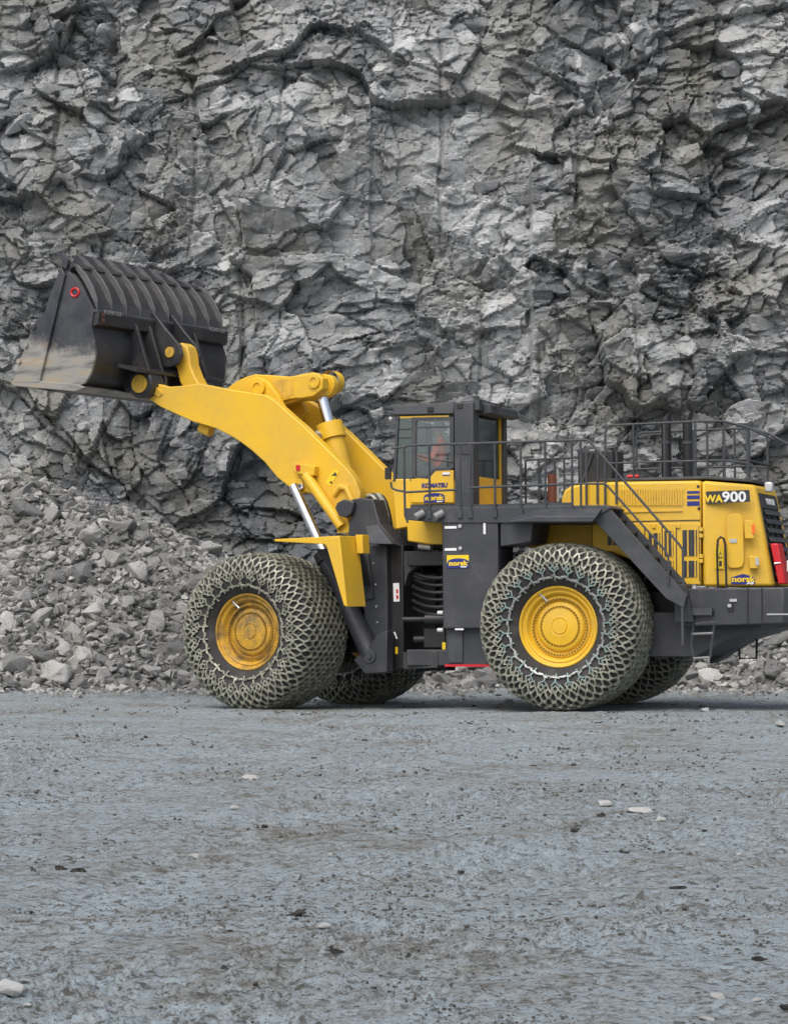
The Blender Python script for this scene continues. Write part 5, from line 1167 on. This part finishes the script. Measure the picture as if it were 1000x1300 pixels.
# smooth shell of constant thickness from back profile, plus the flat floor out to the lip
lip = K(24, 486); floor_r = outer[-1]
prof = outer + [((floor_r[0] + lip[0]) / 2, floor_r[1] - .03), (lip[0], lip[1] - .02)]
cxk, czk = K(52, 430)
def inset(p, t): 
    v = Vector((cxk - p[0], czk - p[1])); v.normalize(); return (p[0] + v.x * t, p[1] + v.y * t)
inner = [inset(p, .07) for p in prof]; inner[-1] = (prof[-1][0] - .02, prof[-1][1] + .05)
bucket = part(MB().prism(prof + inner[::-1], -KY + .06, KY - .06), 'bucket', 'bucket_back', FF, bev=.008, angle=50)
bucket['label'] = 'wide black rock bucket with ribbed spill guard and scoured side'
sp_px = [(80, 336), (86, 342), (93, 350), (104, 366), (114, 384), (119, 395), (117, 405), (116, 415), (119.5, 428), (121, 445), (119, 462), (115, 474), (108, 486), (97, 492), (60, 491), (22, 488), (18, 484), (23, 470), (34, 440), (47, 408), (58, 400), (66, 372)]
spo = [K(*p) for p in sp_px]
for s in (1, -1): MB().prism(spo, s * (KY - .06), s * KY).build('side_plate', 'bucket', bucket, None, .008)
cut_px = [(80, 338), (84.5, 349), (52, 486), (18, 486), (23, 470), (34, 440), (47, 408), (58, 400), (66, 372)]
for s in (1, -1): MB().prism([K(*p) for p in cut_px], s * (KY + .002), s * (KY + .055)).build('side_cutter', 'bucket', bucket, None, .012)
for px, py in ((46, 415), (36, 438), (27, 459)):
    c = (*K(px, py),); MB().lathe([(.05, 0), (.05, .04), (0, .045)], 8, (c[0], KY + .05, c[1])).build('bolt', 'bucket', bucket)
MB().prism([K(15, 485), K(24, 481), K(100, 488), K(110, 492), K(97, 497), K(19, 490)], -KY - .05, KY + .05).build('floor_plate', 'bucket', bucket, None, .01)
for i in range(8):
    yy = -KY + .25 + (2 * KY - .5) * i / 7; lx, lz = lip
    MB().hexa([(lx - .25, yy - .14, lz - .07), (lx + .14, yy - .14, lz - .05), (lx + .14, yy + .14, lz - .05), (lx - .25, yy + .14, lz - .07), (lx - .25, yy - .14, lz + .12), (lx + .16, yy - .14, lz - .01), (lx + .16, yy + .14, lz - .01), (lx - .25, yy + .14, lz + .12)]).build('lip_segment', 'bucket', bucket, None, .01)
# spill guard lip along the top edge
tp0, tp1 = K(78, 330), K(88, 344)
MB().prism([K(80, 334), K(86, 331), K(92, 338), K(88, 345), K(83, 344)], -KY, KY).build('spill_lip', 'bucket_back', bucket, None, .01)
for s in (1, -1): MB().prism([K(73, 323), K(82, 321), K(90, 330), K(86, 342), K(80, 338), K(81, 331)], s * KY, s * (KY + .06)).build('corner_guard', 'bucket', bucket, None, .01)
_t = (Vector(K(78, 328)) - Vector(K(100, 356))).normalized(); _b0 = Vector(K(88, 339)); _n = Vector((_t.y, -_t.x))
def crest(y): return .12 + .30 * float(sstep(2.02, 1.45, y) * sstep(-2.0, -.3, y))
cv, cf = [], []
yc = np.linspace(KY - .08, -KY + .08, 40)
for y in yc:
    for a_, b_ in ((0, .03), (crest(float(y)), .03), (crest(float(y)), -.03), (0, -.03)):
        q = _b0 + _t * a_ + _n * b_; cv.append((q.x, float(y), q.y))
for i in range(len(yc) - 1):
    for k in range(4): cf.append((i * 4 + k, i * 4 + (k + 1) % 4, i * 4 + 4 + (k + 1) % 4, i * 4 + 4 + k))
cf += [(0, 1, 2, 3), tuple(len(cv) - 4 + k for k in (3, 2, 1, 0))]
MB().add(cv, cf).build('guard_crest', 'bucket_back', bucket)
# ribs over the spill guard
def off(p, q, t):
    v = Vector((q[1] - p[1], -(q[0] - p[0]))); v.normalize(); return v * t
rp = [K(*p) for p in ((83, 334), (91, 341), (100, 354), (108, 369), (114, 382), (118, 394))]
cc = Vector((cxk, czk))
ro = [tuple(Vector(p) + (Vector(p) - cc).normalized() * t) for p, t in zip(rp, (.03, .10, .13, .13, .10, .02))]
ri = [tuple(Vector(p) + (Vector(p) - cc).normalized() * .002) for p in rp]
rib = MB().prism(ri + ro[::-1], -.016, .016)
rib0 = rib.build('rib', 'rib', bucket, None, .006)
ys = np.linspace(KY - .12, -KY + .12, 10)
rib0.location = (0, float(ys[0]), 0)
for yy in ys[1:]:
    o = rib0.copy(); COL.objects.link(o); o.parent = bucket; o.location = (0, float(yy), 0)
for yy in ys[1:-1]:                       # each rib runs on up the crest
    h_ = crest(float(yy)); q = [_b0 - _t * .10 + _n * .02, _b0 + _t * h_ + _n * .02, _b0 + _t * h_ + _n * .05, _b0 + _t * h_ * .5 + _n * .11, _b0 - _t * .10 + _n * .13]
    if (Vector((_b0.x, _b0.y)) + _n - cc).length < (_b0 - cc).length: q = [_b0 + _t * ((p - _b0) @ _t) - _n * ((p - _b0) @ _n) for p in q]
    MB().prism([(p.x, p.y) for p in q], float(yy) - .016, float(yy) + .016).build('rib', 'rib', bucket)
# plates between the ribs, bent in two, lower strip dusty
for a, b, mt in ((0, 4, 'bucket_back'), (4, 5, 'dark')):
    for k in range(9):
        y0_, y1_ = ys[k] - .03, ys[k + 1] + .03
        q = [tuple(Vector(p) + (Vector(p) - cc).normalized() * (.016 if mt == 'bucket_back' else .03)) for p in rp[a:b + 1]]; q0 = [tuple(Vector(p) + (Vector(p) - cc).normalized() * .003) for p in rp[a:b + 1]]
        MB().prism(q0 + q[::-1], float(y1_), float(y0_)).build('guard_panel', mt, bucket)
# stiffening beam across the back
bm_o = [K(*p) for p in ((117, 393), (124, 396), (123, 411), (115, 415))]
beam = MB().prism(bm_o, -KY + .05, KY - .03).build('back_beam', 'bucket_back', bucket, None, .012)
e0 = MB().prism([K(*p) for p in ((116, 391), (124, 394), (124, 396.5), (117, 395))], -KY + .04, KY - .02).build('beam_edge', 'deckdark', bucket)
BROT = Matrix(((-.25, .18, -.95), (-.97, .05, .25), (.0, .98, .18)))
bk_n = Vector((-1, 0, 0))
BROT = Matrix(((0, 0, -1), (-1, 0, 0), (0, 1, 0)))
mx_b = min(p[0] for p in bm_o)
for yy in (1.66, -1.66): text(bucket, 'lettering', 'KOMATSU', .11, (mx_b - .006, yy, (bm_o[0][1] + bm_o[2][1]) / 2 + .10), 'rungs', .002, BROT)
for k in range(2): MB().box(mx_b - .008, mx_b - .004, 1.90, 2.0, bm_o[2][1] + .05 + .10 * k, bm_o[2][1] + .12 + .10 * k).build('sticker', 'amber', bucket)
x, z = K(95.5, 371, KY); rg_ = MB(); rg_.tube([(x + .09 * math.cos(t), KY + .004, z + .075 * math.sin(t)) for t in np.linspace(0, 2 * math.pi, 15)], .022, 6, cap=False); rg_.build('red_ring', 'red', bucket)
# hinge brackets, each pair holding one lift-arm pin
hp_o = [(158, 398), (166, 396), (174, 415), (187, 462), (193, 478), (193, 492), (186, 501), (174, 502), (160, 497), (146, 482), (150, 450)]
for s in (1, -1):
    for dy in (.93, .50):
        MB().prism([FF.at(px, py, .95) for px, py in hp_o], s * dy - .035, s * dy + .035).build('hinge_bracket', 'bucket_back', bucket, None, .01)
    MB().prism([FF.at(px, py, .95) for px, py in ((160, 440), (168, 442), (178, 470), (150, 470))], s * .50, s * .93).build('bracket_web', 'bucket_back', bucket)
    MB().lathe([(.27, -.30), (.27, .06), (.24, .09), (.18, .09)], 24, (xp, s * .93 if s > 0 else s * .93 + .2, zp)).build('pin_housing', 'bucket_back', bucket)
    MB().lathe([(.17, .07), (.17, .115), (.0, .12)], 18, (xp, s * .93, zp)).build('pin_cover', 'yellow_worn', bucket)
lk_o = [(170, 400), (196, 396), (212, 418), (229, 438), (232, 450), (228, 461), (218, 466), (206, 466), (196, 462), (186, 440)]
for yy in (.30, -.30): MB().prism([FF.at(px, py, .3) for px, py in lk_o], yy - .04, yy + .04).build('link_bracket', 'bucket_back', bucket, None, .012)
x, z = FF.at(216, 447, .34); MB().lathe([(.10, 0), (.10, .03), (0, .035)], 16, (x, .34, z)).build('pin_cover', 'yellow_worn', bucket); MB().tube([(x, -.36, z), (x, .34, z)], .09, 16).build('link_pin', 'bucket_back', bucket)
sh_o = [K(*p) for p in ((120, 458), (126, 461), (126, 463), (119, 462))]
MB().prism([FF.at(px, py, 1.0) for px, py in ((140, 456), (190, 470), (190, 474), (140, 462))], -1.4, 1.4).build('back_shelf', 'bucket_back', bucket)
